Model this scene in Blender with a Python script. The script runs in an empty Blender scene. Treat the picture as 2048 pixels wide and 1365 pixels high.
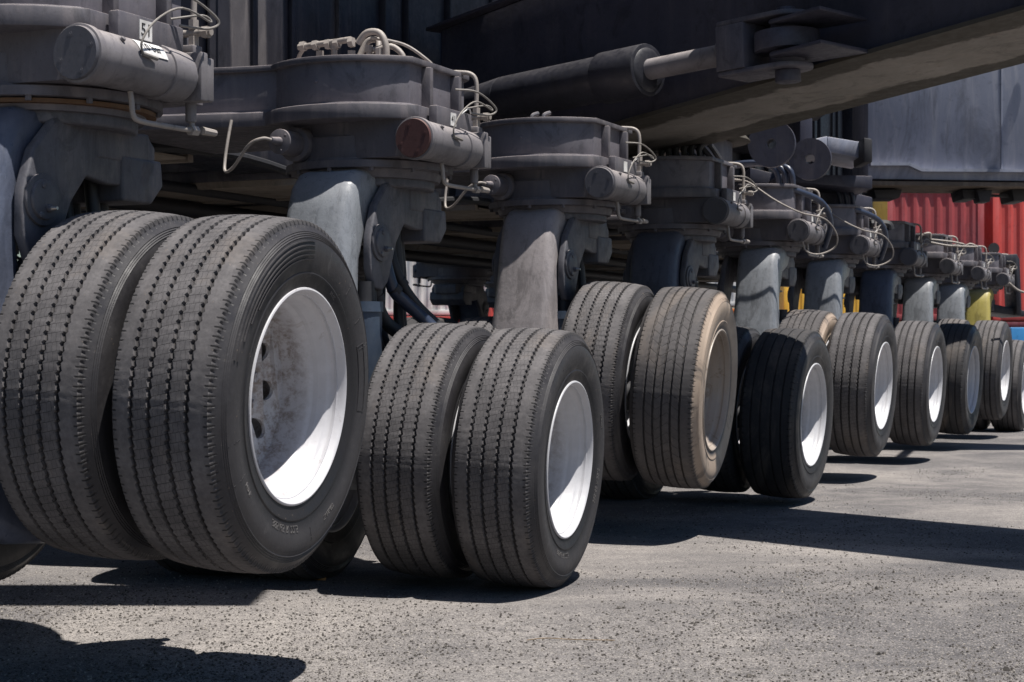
import bpy, bmesh, math, random
from mathutils import Vector, Matrix, geometry
from math import sin, cos, pi, radians, atan2, sqrt
random.seed(7)
S = bpy.context.scene
COL = S.collection

# ------------------------------------------------------------------ camera, sky, sun, exposure
CAMH = 0.95
cam_d = bpy.data.cameras.new('camera')
cam = bpy.data.objects.new('camera', cam_d)
COL.objects.link(cam)
cam_d.sensor_width = 36.0
cam_d.lens = 3400 / 2048 * 36
cam_d.clip_start = 0.05
cam_d.clip_end = 2000
cam.location = (0, 0, CAMH)
cam.rotation_euler = (radians(90 + 0.13), 0, 0)
cam_d.dof.use_dof = True
cam_d.dof.focus_distance = 6.2
cam_d.dof.aperture_fstop = 11
S.camera = cam

SUN = Vector((0.262, -0.165, 1.0)).normalized()          # direction towards the sun
elev = math.asin(SUN.z)
w = bpy.data.worlds.new('World'); S.world = w
w.use_nodes = True
nt = w.node_tree
sky = nt.nodes.new('ShaderNodeTexSky')
sky.sky_type = 'NISHITA'; sky.sun_disc = False
sky.sun_elevation = elev
sky.sun_rotation = atan2(SUN.x, SUN.y)
bg = nt.nodes['Background']
bg.inputs[1].default_value = 0.050
hs = nt.nodes.new('ShaderNodeHueSaturation'); hs.inputs['Saturation'].default_value = 1.35
nt.links.new(sky.outputs[0], hs.inputs['Color']); nt.links.new(hs.outputs[0], bg.inputs[0])
sd = bpy.data.lights.new('sun', 'SUN'); sd.energy = 5.0; sd.angle = radians(0.53); sd.color = (1.0, 0.955, 0.89)
so = bpy.data.objects.new('sun', sd); COL.objects.link(so)
so.rotation_euler = SUN.to_track_quat('Z', 'Y').to_euler()
so.location = (4, -3, 14)
S.view_settings.view_transform = 'Standard'; S.view_settings.look = 'None'
S.view_settings.exposure = 0.62; S.view_settings.gamma = 1

# ------------------------------------------------------------------ frames
YAW = radians(24.17)
AX = Vector((cos(YAW), -sin(YAW), 0))      # outboard (local x of the crane)
RX = Vector((sin(YAW), cos(YAW), 0))       # along the row (local y of the crane)
ORG = (-5.6, 12.0)                          # crane root in (v, u)
def L(v, u, z=0.0): return Vector((v - ORG[0], u - ORG[1], z))
def W(X, Y, Z=0.0):                         # world -> crane local
    p = Vector((X, Y, 0)); return L(p.dot(AX), p.dot(RX), Z)
def P(px, py, D):                           # photo pixel at depth -> world
    return Vector(((px - 1024) / 3400 * D, D, CAMH + (690 - py) / 3400 * D))
def WP(px, py, D): p = P(px, py, D); return W(p.x, p.y, p.z)

# ------------------------------------------------------------------ materials
def nodes(name):
    m = bpy.data.materials.new(name); m.use_nodes = True
    t = m.node_tree; b = t.nodes['Principled BSDF']
    return m, t, b
def N(t, kind, **kw):
    n = t.nodes.new(kind)
    for k, v in kw.items():
        if k in n.inputs: n.inputs[k].default_value = v
        else: setattr(n, k, v)
    return n
def noise(t, co, scale, detail=6, rough=0.6, dist=0.0):
    n = N(t, 'ShaderNodeTexNoise'); n.inputs['Scale'].default_value = scale
    n.inputs['Detail'].default_value = detail; n.inputs['Roughness'].default_value = rough
    n.inputs['Distortion'].default_value = dist
    t.links.new(co, n.inputs['Vector']); return n.outputs['Fac']
def ramp(t, f, stops):
    r = N(t, 'ShaderNodeValToRGB'); e = r.color_ramp.elements
    e[0].position, e[0].color = stops[0][0], (*stops[0][1], 1) if not isinstance(stops[0][1], float) else (stops[0][1],)*3+(1,)
    e[1].position = stops[-1][0]; c = stops[-1][1]; e[1].color = (*c, 1) if not isinstance(c, float) else (c, c, c, 1)
    for p, c in stops[1:-1]:
        k = e.new(p); k.color = (*c, 1) if not isinstance(c, float) else (c, c, c, 1)
    t.links.new(f, r.inputs[0]); return r.outputs[0]
def mix(t, fac, a, b, mode='MIX'):
    m = N(t, 'ShaderNodeMix', data_type='RGBA', blend_type=mode)
    for s, v in ((0, fac), (6, a), (7, b)):
        if hasattr(v, 'node'): t.links.new(v, m.inputs[s])
        else: m.inputs[s].default_value = v if s == 0 else (*v, 1)
    return m.outputs[2]
def math_(t, op, a, b=0.0, c=None):
    m = N(t, 'ShaderNodeMath', operation=op)
    for i, v in enumerate((a, b) if c is None else (a, b, c)):
        if hasattr(v, 'node'): t.links.new(v, m.inputs[i])
        else: m.inputs[i].default_value = v
    return m.outputs[0]
def bump(t, b, h, strength, dist=0.01):
    n = N(t, 'ShaderNodeBump'); n.inputs['Strength'].default_value = strength; n.inputs['Distance'].default_value = dist
    t.links.new(h, n.inputs['Height']); t.links.new(n.outputs[0], b.inputs['Normal']); return n
def coords(t, out='Object'):
    return N(t, 'ShaderNodeTexCoord').outputs[out]
def mapping(t, co, sc):
    m = N(t, 'ShaderNodeMapping'); m.inputs['Scale'].default_value = sc
    t.links.new(co, m.inputs['Vector']); return m.outputs[0]

def paint(name, col, dust=(0.33, 0.29, 0.26), dustamt=0.35, rough=0.5, streak=True, orange=0.0, sc=1.0, spec=0.45, rust=0.0):
    """old machine paint: dusty, streaked, scuffed"""
    m, t, b = nodes(name)
    co = coords(t)
    n1 = noise(t, co, 3.2 * sc, 8, 0.62, 0.3)
    n2 = noise(t, co, 28 * sc, 6, 0.7)
    c = mix(t, ramp(t, n1, [(0.3, 0.0), (0.75, 1.0)]), tuple(x * 0.72 for x in col), tuple(min(1, x * 1.18) for x in col))
    if streak:
        n3 = noise(t, mapping(t, co, (7, 7, 0.8)), 1.3, 6, 0.68, 0.9)
        c = mix(t, math_(t, 'MULTIPLY', ramp(t, n3, [(0.48, 0.0), (0.74, 1.0)]), dustamt * 0.8), c, dust)
    if orange > .2:
        wz = ramp(t, noise(t, mapping(t, co, (1, 1, .35)), 10, 9, 0.75, 1.5), [(0.50, 0.0), (0.60, 1.0)])
        c = mix(t, math_(t, 'MULTIPLY', wz, 0.45), c, tuple(x * 0.5 for x in col))
        sk = ramp(t, noise(t, mapping(t, co, (3, 1, .5)), 42, 5, 0.7, 2.0), [(0.64, 0.0), (0.69, 1.0)])
        c = mix(t, math_(t, 'MULTIPLY', sk, 0.5), c, tuple(min(1, x * 1.7) for x in col))
    geo = N(t, 'ShaderNodeNewGeometry')
    sep = N(t, 'ShaderNodeSeparateXYZ'); t.links.new(geo.outputs['Normal'], sep.inputs[0])
    up = ramp(t, sep.outputs[2], [(0.35, 0.0), (0.95, 1.0)])
    d = math_(t, 'MULTIPLY', up, ramp(t, n2, [(0.25, 0.35), (0.7, 1.0)]))
    c = mix(t, math_(t, 'MULTIPLY', d, 0.7), c, dust)
    gp = ramp(t, noise(t, mapping(t, co, (1, 1, .6)), 5.5 * sc, 9, 0.72, 1.2), [(0.54, 0.0), (0.63, 1.0)])
    c = mix(t, math_(t, 'MULTIPLY', gp, 0.55), c, tuple(x * 0.38 for x in col))
    spk = ramp(t, noise(t, co, 75 * sc, 3, 0.6), [(0.60, 0.0), (0.68, 1.0)])
    c = mix(t, math_(t, 'MULTIPLY', spk, 0.30), c, tuple(x * 0.45 for x in col))
    if rust:
        r = ramp(t, noise(t, co, 7 * sc, 8, 0.7, 0.6), [(0.60, 0.0), (0.70, 1.0)])
        c = mix(t, math_(t, 'MULTIPLY', r, rust), c, (0.16, 0.075, 0.035))
    t.links.new(c, b.inputs['Base Color'])
    rr = ramp(t, n2, [(0.3, max(0.0, rough - 0.12)), (0.7, min(1.0, rough + 0.22))])
    t.links.new(rr, b.inputs['Roughness'])
    b.inputs['Specular IOR Level'].default_value = spec
    h = math_(t, 'ADD', math_(t, 'MULTIPLY', n2, 0.5), math_(t, 'MULTIPLY', noise(t, co, 60 * sc, 3), orange))
    bump(t, b, h, 0.35, 0.004 + 0.006 * orange)
    return m

M = {}
M['paint'] = paint('dusty_mauve_grey_paint', (0.100, 0.095, 0.110), dust=(0.40, 0.34, 0.325), dustamt=0.30)
M['paint_box'] = paint('pod_box_paint', (0.150, 0.142, 0.165), dust=(0.44, 0.385, 0.37), dustamt=0.22)
M['cast'] = paint('cast_arm_paint', (0.225, 0.24, 0.265), dust=(0.46, 0.45, 0.46), dustamt=0.22, rough=0.32, orange=0.35, spec=0.5)
M['cast_brown'] = paint('cast_arm_dusty_paint', (0.29, 0.265, 0.27), dust=(0.42, 0.37, 0.36), dustamt=0.3, rough=0.42, orange=0.35)
M['cast_shaded'] = paint('cast_arm_shaded_paint', (0.085, 0.098, 0.140), dust=(0.17, 0.17, 0.19), dustamt=0.2, rough=0.35, orange=0.25)  # arm paint darkened and blued to stand in for shade
M['yoke'] = paint('yoke_paint', (0.095, 0.095, 0.112), dust=(0.33, 0.29, 0.27), dustamt=0.35, orange=0.3, rust=0.12)
M['chassis'] = paint('chassis_navy_paint', (0.018, 0.020, 0.031), dust=(0.16, 0.145, 0.14), dustamt=0.35, rough=0.5)  # kept darker than the wall's own paint, standing in for deep shade
M['beam'] = paint('crossbeam_paint', (0.036, 0.038, 0.060), dust=(0.2, 0.17, 0.16), dustamt=0.2)
M['under'] = paint('dusty_underside', (0.13, 0.105, 0.085), dust=(0.36, 0.29, 0.22), dustamt=0.4, rough=0.75, spec=0.2, rust=0.3)
M['panel'] = paint('blue_grey_panel', (0.25, 0.27, 0.34), dust=(0.55, 0.53, 0.55), dustamt=0.50, rough=0.42, sc=0.22)
M['outrig'] = paint('outrigger_paint', (0.055, 0.055, 0.078), dust=(0.15, 0.138, 0.145), dustamt=0.25)
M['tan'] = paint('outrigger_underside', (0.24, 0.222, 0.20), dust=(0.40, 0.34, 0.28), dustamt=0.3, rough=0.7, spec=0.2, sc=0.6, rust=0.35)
mt_ = M['tan'].node_tree; bs_ = mt_.nodes['Principled BSDF']
src_ = bs_.inputs['Base Color'].links[0].from_socket
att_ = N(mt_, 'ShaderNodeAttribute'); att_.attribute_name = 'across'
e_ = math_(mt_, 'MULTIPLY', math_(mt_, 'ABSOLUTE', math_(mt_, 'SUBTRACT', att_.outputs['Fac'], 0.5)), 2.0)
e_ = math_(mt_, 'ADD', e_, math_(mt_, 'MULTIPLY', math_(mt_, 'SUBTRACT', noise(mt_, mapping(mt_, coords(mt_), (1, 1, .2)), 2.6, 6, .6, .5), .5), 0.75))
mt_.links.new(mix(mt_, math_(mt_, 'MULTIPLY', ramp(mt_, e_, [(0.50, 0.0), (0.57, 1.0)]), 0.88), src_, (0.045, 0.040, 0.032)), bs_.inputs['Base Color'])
M['cyl'] = paint('steering_cylinder_paint', (0.165, 0.155, 0.165), dust=(0.45, 0.40, 0.38), dustamt=0.3, streak=False, sc=1.4)
M['paint_streak'] = paint('sun_streak_plate_paint', (0.13, 0.12, 0.125), dust=(0.38, 0.34, 0.32), dustamt=0.5)  # wall paint in its sunlit tone, only for the streak plate
M['strip'] = paint('dusty_bounce_strip', (0.30, 0.255, 0.21), dust=(0.5, 0.43, 0.36), dustamt=0.4, rough=0.7, rust=0.4)  # dusty tan, made paler to carry light bounced off the ground
M['clev'] = paint('clevis_paint', (0.085, 0.083, 0.105), dust=(0.42, 0.38, 0.36), dustamt=0.3)
M['cast_yellow'] = paint('yellow_arm_paint', (0.38, 0.32, 0.09), dust=(0.5, 0.45, 0.35), dustamt=0.2, rough=0.4)
M['ram'] = paint('shaded_ram_paint', (0.016, 0.017, 0.026), dust=(0.06, 0.055, 0.058), dustamt=0.2, streak=False)  # colour darkened to stand in for the shade over the ram
M['line'] = paint('thin_line', (0.20, 0.185, 0.17), dust=(0.4, 0.36, 0.33), dustamt=0.2, streak=False, sc=2)
M['capred'] = paint('red_brown_cap', (0.085, 0.04, 0.038), dust=(0.25, 0.17, 0.15), dustamt=0.3, rough=0.45)
M['cap'] = paint('grey_cap', (0.085, 0.085, 0.10), dust=(0.3, 0.27, 0.27), dustamt=0.25, rough=0.45)
M['pipe'] = paint('dusty_pipe', (0.30, 0.27, 0.25), dust=(0.5, 0.45, 0.40), dustamt=0.2, rough=0.5, streak=False, sc=2)
M['blue'] = paint('blue_cylinder', (0.040, 0.056, 0.085), dust=(0.25, 0.24, 0.24), dustamt=0.3, rough=0.4)
M['rustring'] = paint('rusty_grease', (0.10, 0.048, 0.018), dust=(0.22, 0.11, 0.05), dustamt=0.5, rough=0.55)
M['post'] = paint('yellow_paint', (0.22, 0.14, 0.02), dust=(0.4, 0.33, 0.2), dustamt=0.3)

def simple(name, col, rough=0.5, metal=0.0):
    m, t, b = nodes(name)
    co = coords(t)
    c = mix(t, ramp(t, noise(t, co, 30, 6), [(0.3, 0.0), (0.7, 1.0)]), tuple(x * 0.75 for x in col), tuple(min(1, x * 1.2) for x in col))
    t.links.new(c, b.inputs['Base Color']); b.inputs['Roughness'].default_value = rough; b.inputs['Metallic'].default_value = metal
    return m
M['hose'] = simple('black_rubber_hose', (0.022, 0.022, 0.025), 0.55)
M['bluehose'] = simple('blue_black_hose', (0.03, 0.04, 0.07), 0.35)
M['dark'] = simple('dark_metal', (0.02, 0.02, 0.024), 0.6)
M['steel'] = simple('bright_bolt', (0.55, 0.53, 0.5), 0.35, 0.8)
M['white'] = simple('white_plate', (0.62, 0.61, 0.60), 0.5)
M['ink'] = simple('black_lettering', (0.015, 0.015, 0.016), 0.6)
M['green'] = simple('green_rail_paint', (0.01, 0.16, 0.10), 0.5)

def tyre_mat(name, rubber, dust, amt, sw_dust=None, sipes='brick', tread_dust=0.6, sw_amt=None):
    m, t, b = nodes(name)
    co = coords(t); uv = coords(t, 'UV')
    sx = N(t, 'ShaderNodeSeparateXYZ'); t.links.new(co, sx.inputs[0])
    r = math_(t, 'SQRT', math_(t, 'ADD', math_(t, 'MULTIPLY', sx.outputs[1], sx.outputs[1]), math_(t, 'MULTIPLY', sx.outputs[2], sx.outputs[2])))
    n1 = noise(t, co, 5, 8, 0.65, 0.4); n2 = noise(t, co, 60, 5, 0.7)
    n3 = noise(t, co, 19, 7, 0.75)
    istread = ramp(t, r, [(0.484, 0.0), (0.496, 1.0)])
    f = math_(t, 'MULTIPLY', ramp(t, n1, [(0.3, 0.35), (0.7, 1.0)]), ramp(t, n2, [(0.3, 0.55), (0.7, 1.0)]))
    ff = mix(t, istread, (amt,) * 3, (tread_dust,) * 3)
    c = mix(t, math_(t, 'MULTIPLY', f, ff), rubber, dust)
    # groove floors are mixed towards a darker rubber colour
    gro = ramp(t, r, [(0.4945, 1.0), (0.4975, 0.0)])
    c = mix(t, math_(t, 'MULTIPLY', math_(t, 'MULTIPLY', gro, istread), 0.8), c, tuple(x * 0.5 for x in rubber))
    if sw_dust:
        k = ramp(t, noise(t, co, 6, 6, 0.6, 0.8), [(0.30, 0.0), (0.44, 1.0)])
        inv = math_(t, 'MULTIPLY', math_(t, 'SUBTRACT', 1.0, istread), ramp(t, r, [(0.322, 0.0), (0.340, 1.0)]))
        out = ramp(t, sx.outputs[0], [(0.10, 0.0), (0.14, 1.0)])
        kk = math_(t, 'MULTIPLY', math_(t, 'MULTIPLY', k, inv), math_(t, 'MULTIPLY', out, 0.92))
        c = mix(t, kk, c, mix(t, n3, tuple(x * 0.7 for x in sw_dust), sw_dust))
    else:
        # clean dark bead zone and pale scuffs
        bead = ramp(t, r, [(0.36, 1.0), (0.385, 0.0)])
        c = mix(t, math_(t, 'MULTIPLY', bead, 0.9), c, tuple(x * 0.75 for x in rubber))
        sc = ramp(t, noise(t, mapping(t, co, (1, 1, 1)), 9, 8, 0.8, 1.2), [(0.60, 0.0), (0.68, 1.0)])
        c = mix(t, math_(t, 'MULTIPLY', sc, 0.22), c, dust)
    spk_ = ramp(t, noise(t, co, 85, 3, 0.6), [(0.69, 0.0), (0.73, 1.0)])
    c = mix(t, math_(t, 'MULTIPLY', math_(t, 'MULTIPLY', spk_, ramp(t, n1, [(0.45, 0.0), (0.6, 1.0)])), 0.8), c, (0.24, 0.185, 0.135))
    wr_ = ramp(t, noise(t, mapping(t, co, (1, .5, .5)), 3.3, 7, 0.7, 1.0), [(0.52, 0.0), (0.66, 1.0)])
    c = mix(t, math_(t, 'MULTIPLY', math_(t, 'MULTIPLY', wr_, istread), 0.35), c, (0.20, 0.165, 0.14))
    t.links.new(c, b.inputs['Base Color'])
    rr = ramp(t, n1, [(0.35, 0.36), (0.6, 0.72)])
    t.links.new(mix(t, istread, rr, (0.82,) * 3), b.inputs['Roughness'])
    b.inputs['Specular IOR Level'].default_value = 0.4
    # sipes over the rib zone, drawn from the tread's own uv
    h = math_(t, 'MULTIPLY', n2, 0.35)
    if sipes == 'brick':
        br = N(t, 'ShaderNodeTexBrick'); br.offset = 0.5
        br.inputs['Scale'].default_value = 1.0
        br.inputs['Mortar Size'].default_value = 0.035; br.inputs['Mortar Smooth'].default_value = 0.1
        br.inputs['Brick Width'].default_value = 1.0; br.inputs['Row Height'].default_value = 1.0
        su0 = N(t, 'ShaderNodeSeparateXYZ'); t.links.new(uv, su0.inputs[0]); cmb = N(t, 'ShaderNodeCombineXYZ')
        t.links.new(math_(t, 'MULTIPLY', su0.outputs[0], 19.0), cmb.inputs[0])
        t.links.new(math_(t, 'ADD', math_(t, 'MULTIPLY', su0.outputs[1], 120.0), math_(t, 'MULTIPLY', su0.outputs[0], 2.6)), cmb.inputs[1])
        t.links.new(cmb.outputs[0], br.inputs['Vector'])
        sip = br.outputs['Fac']
        su = N(t, 'ShaderNodeSeparateXYZ'); t.links.new(uv, su.inputs[0])
        au = math_(t, 'ABSOLUTE', math_(t, 'SUBTRACT', su.outputs[0], 0.5))
        zone = ramp(t, au, [(0.285, 1.0), (0.295, 0.0)])
        sip = math_(t, 'MULTIPLY', math_(t, 'MULTIPLY', sip, zone), istread)
        h = math_(t, 'SUBTRACT', h, math_(t, 'MULTIPLY', sip, 0.9))
        t.links.new(mix(t, math_(t, 'MULTIPLY', sip, 0.75), c, tuple(x * 0.4 for x in rubber)), b.inputs['Base Color'])
    elif sipes == 'chevron':
        su = N(t, 'ShaderNodeSeparateXYZ'); t.links.new(uv, su.inputs[0])
        tri = math_(t, 'PINGPONG', math_(t, 'MULTIPLY', su.outputs[0], 5.0), 1.0)
        vv = math_(t, 'FRACT', math_(t, 'ADD', math_(t, 'MULTIPLY', su.outputs[1], 62.0), math_(t, 'MULTIPLY', tri, 0.8)))
        line = ramp(t, math_(t, 'ABSOLUTE', math_(t, 'SUBTRACT', vv, 0.5)), [(0.02, 1.0), (0.045, 0.0)])
        au = math_(t, 'ABSOLUTE', math_(t, 'SUBTRACT', su.outputs[0], 0.5))
        zone = ramp(t, au, [(0.30, 1.0), (0.31, 0.0)])
        sip = math_(t, 'MULTIPLY', math_(t, 'MULTIPLY', line, zone), istread)
        h = math_(t, 'SUBTRACT', h, math_(t, 'MULTIPLY', sip, 0.9))
        t.links.new(mix(t, math_(t, 'MULTIPLY', sip, 0.7), c, tuple(x * 0.4 for x in rubber)), b.inputs['Base Color'])
    su2 = N(t, 'ShaderNodeSeparateXYZ'); t.links.new(uv, su2.inputs[0])
    au2 = math_(t, 'ABSOLUTE', math_(t, 'SUBTRACT', su2.outputs[0], 0.5))
    sl = math_(t, 'ABSOLUTE', math_(t, 'SUBTRACT', math_(t, 'FRACT', math_(t, 'MULTIPLY', su2.outputs[1], 120.0 if sipes else 80.0)), 0.5))
    sl = math_(t, 'MULTIPLY', ramp(t, sl, [(0.07, 1.0), (0.12, 0.0)]), ramp(t, math_(t, 'ADD', au2, math_(t, 'MULTIPLY', math_(t, 'SUBTRACT', n3, 0.5), 0.06)), [(0.452, 0.0), (0.462, 1.0)]))
    sl = math_(t, 'MULTIPLY', sl, ramp(t, r, [(0.478, 0.0), (0.482, 1.0)]))
    h = math_(t, 'SUBTRACT', h, math_(t, 'MULTIPLY', sl, 1.4))
    prev = b.inputs['Base Color'].links[0].from_socket
    t.links.new(mix(t, math_(t, 'MULTIPLY', sl, 0.85), prev, tuple(x * 0.3 for x in rubber)), b.inputs['Base Color'])
    bump(t, b, h, 0.5, 0.004)
    return m
M['tyreA'] = tyre_mat('worn_grey_rubber', (0.015, 0.0145, 0.018), (0.235, 0.220, 0.222), 0.16, tread_dust=0.68)
M['letter'] = simple('raised_rubber_lettering', (0.085, 0.08, 0.08), 0.7)
M['tyreB'] = tyre_mat('muddy_rubber', (0.030, 0.028, 0.030), (0.20, 0.185, 0.185), 0.3, sw_dust=(0.42, 0.33, 0.26), sipes='chevron', tread_dust=0.5)
M['tyreC'] = tyre_mat('dark_rubber', (0.018, 0.018, 0.021), (0.14, 0.13, 0.13), 0.25, sipes=None, tread_dust=0.25)

def rim_mat(name, col, dirt, amt):
    m, t, b = nodes(name)
    co = coords(t)
    n1 = noise(t, co, 9, 10, 0.75, 1.0)
    c = mix(t, ramp(t, noise(t, co, 22, 5), [(0.3, 0.0), (0.8, 1.0)]), col, tuple(x * 0.86 for x in col))
    c = mix(t, math_(t, 'MULTIPLY', ramp(t, n1, [(0.57, 0.0), (0.62, 1.0)]), amt), c, dirt)
    rs = ramp(t, noise(t, mapping(t, co, (1, 1, .25)), 24, 6, 0.7, 0.8), [(0.66, 0.0), (0.70, 1.0)])
    c = mix(t, math_(t, 'MULTIPLY', rs, 0.35), c, (0.16, 0.09, 0.05))
    sx = N(t, 'ShaderNodeSeparateXYZ'); t.links.new(co, sx.inputs[0])
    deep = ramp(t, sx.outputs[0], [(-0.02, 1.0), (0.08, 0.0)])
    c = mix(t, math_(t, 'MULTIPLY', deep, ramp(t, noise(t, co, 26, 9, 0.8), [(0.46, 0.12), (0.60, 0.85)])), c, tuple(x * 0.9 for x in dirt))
    t.links.new(c, b.inputs['Base Color'])
    b.inputs['Roughness'].default_value = 0.42
    bump(t, b, noise(t, co, 90, 3), 0.15, 0.002)
    return m
M['rim'] = rim_mat('white_rim_paint', (0.52, 0.515, 0.54), (0.20, 0.15, 0.12), 0.30)
M['rimdirty'] = rim_mat('muddy_rim_paint', (0.34, 0.29, 0.25), (0.20, 0.15, 0.11), 0.7)

M['rimclean'] = rim_mat('clean_rim_paint', (0.50, 0.50, 0.525), (0.33, 0.30, 0.29), 0.10)
def ground_mat():
    m, t, b = nodes('worn_asphalt')
    co = coords(t)
    big = noise(t, co, 0.35, 7, 0.62, 0.6)
    mid = noise(t, mapping(t, co, (0.9, 1.2, 1)), 1.5, 10, 0.74, 0.5)
    fine = noise(t, co, 34, 8, 0.72)
    grit = noise(t, co, 160, 3, 0.6)
    c = ramp(t, mid, [(0.36, (0.100, 0.097, 0.103)), (0.5, (0.155, 0.147, 0.149)), (0.64, (0.255, 0.237, 0.229))])
    c = mix(t, ramp(t, big, [(0.46, 0.0), (0.62, 0.8)]), c, (0.375, 0.345, 0.322))
    stain = ramp(t, noise(t, co, 1.1, 5, 0.6, 1.2), [(0.60, 0.0), (0.68, 0.45)])
    c = mix(t, stain, c, (0.075, 0.072, 0.078))
    vc = N(t, 'ShaderNodeTexVoronoi', feature='DISTANCE_TO_EDGE'); vc.inputs['Scale'].default_value = 0.8
    wv = N(t, 'ShaderNodeVectorMath', operation='ADD'); nz = N(t, 'ShaderNodeTexNoise'); nz.inputs['Scale'].default_value = 3.0; nz.inputs['Detail'].default_value = 8
    t.links.new(co, nz.inputs['Vector']); sc_ = N(t, 'ShaderNodeVectorMath', operation='SCALE'); sc_.inputs['Scale'].default_value = 0.9
    t.links.new(nz.outputs['Color'], sc_.inputs[0]); t.links.new(co, wv.inputs[0]); t.links.new(sc_.outputs[0], wv.inputs[1]); t.links.new(wv.outputs[0], vc.inputs['Vector'])
    crk = math_(t, 'MULTIPLY', ramp(t, vc.outputs['Distance'], [(0.002, 1.0), (0.008, 0.0)]), ramp(t, noise(t, co, 0.6, 3), [(0.50, 0.0), (0.60, 0.6)]))
    c = mix(t, crk, c, (0.03, 0.028, 0.028))
    c = mix(t, ramp(t, fine, [(0.36, 0.65), (0.52, 0.0)]), c, (0.085, 0.080, 0.080))
    c = mix(t, ramp(t, grit, [(0.40, 0.75), (0.50, 0.0)]), c, (0.05, 0.046, 0.046))
    c = mix(t, ramp(t, noise(t, co, 120, 2, 0.5), [(0.56, 0.0), (0.66, 0.55)]), c, (0.40, 0.37, 0.34))
    c = mix(t, ramp(t, noise(t, co, 9, 8, 0.75), [(0.56, 0.0), (0.68, 0.5)]), c, (0.075, 0.070, 0.072))
    v = N(t, 'ShaderNodeTexVoronoi'); v.inputs['Scale'].default_value = 62; t.links.new(co, v.inputs['Vector'])
    pit = ramp(t, v.outputs['Distance'], [(0.08, 1.0), (0.22, 0.0)])
    clump = ramp(t, noise(t, co, 1.3, 6, 0.7), [(0.42, 0.1), (0.66, 1.0)])
    c = mix(t, math_(t, 'MULTIPLY', math_(t, 'MULTIPLY', pit, clump), 0.75), c, (0.045, 0.040, 0.038))
    v2 = N(t, 'ShaderNodeTexVoronoi'); v2.inputs['Scale'].default_value = 95; t.links.new(co, v2.inputs['Vector'])
    lite = ramp(t, v2.outputs['Distance'], [(0.05, 1.0), (0.16, 0.0)])
    c = mix(t, math_(t, 'MULTIPLY', lite, 0.4), c, (0.32, 0.295, 0.27))
    t.links.new(c, b.inputs['Base Color'])
    b.inputs['Roughness'].default_value = 0.93; b.inputs['Specular IOR Level'].default_value = 0.15
    h = math_(t, 'ADD', math_(t, 'MULTIPLY', fine, 0.6), math_(t, 'MULTIPLY', grit, 0.5))
    h = math_(t, 'ADD', h, math_(t, 'MULTIPLY', mid, 0.8))
    bump(t, b, h, 0.9, 0.012)
    return m
M['ground'] = ground_mat()
def container_mat(name, col):
    return paint(name, col, dust=tuple(0.5 * x + 0.15 for x in col), dustamt=0.35, rough=0.6, sc=0.15, rust=0.15)
M['cred'] = container_mat('red_container_paint', (0.33, 0.050, 0.055))
M['cred2'] = container_mat('bright_red_container_paint', (0.52, 0.060, 0.050))
M['cmaroon'] = container_mat('maroon_container_paint', (0.17, 0.03, 0.045))
M['cyellow'] = container_mat('yellow_container_paint', (0.75, 0.43, 0.05))
M['cwhite'] = container_mat('white_container_paint', (0.66, 0.66, 0.64))
M['cblue'] = container_mat('blue_container_paint', (0.03, 0.22, 0.50))
M['corange'] = container_mat('orange_container_paint', (0.75, 0.20, 0.04))

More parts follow.
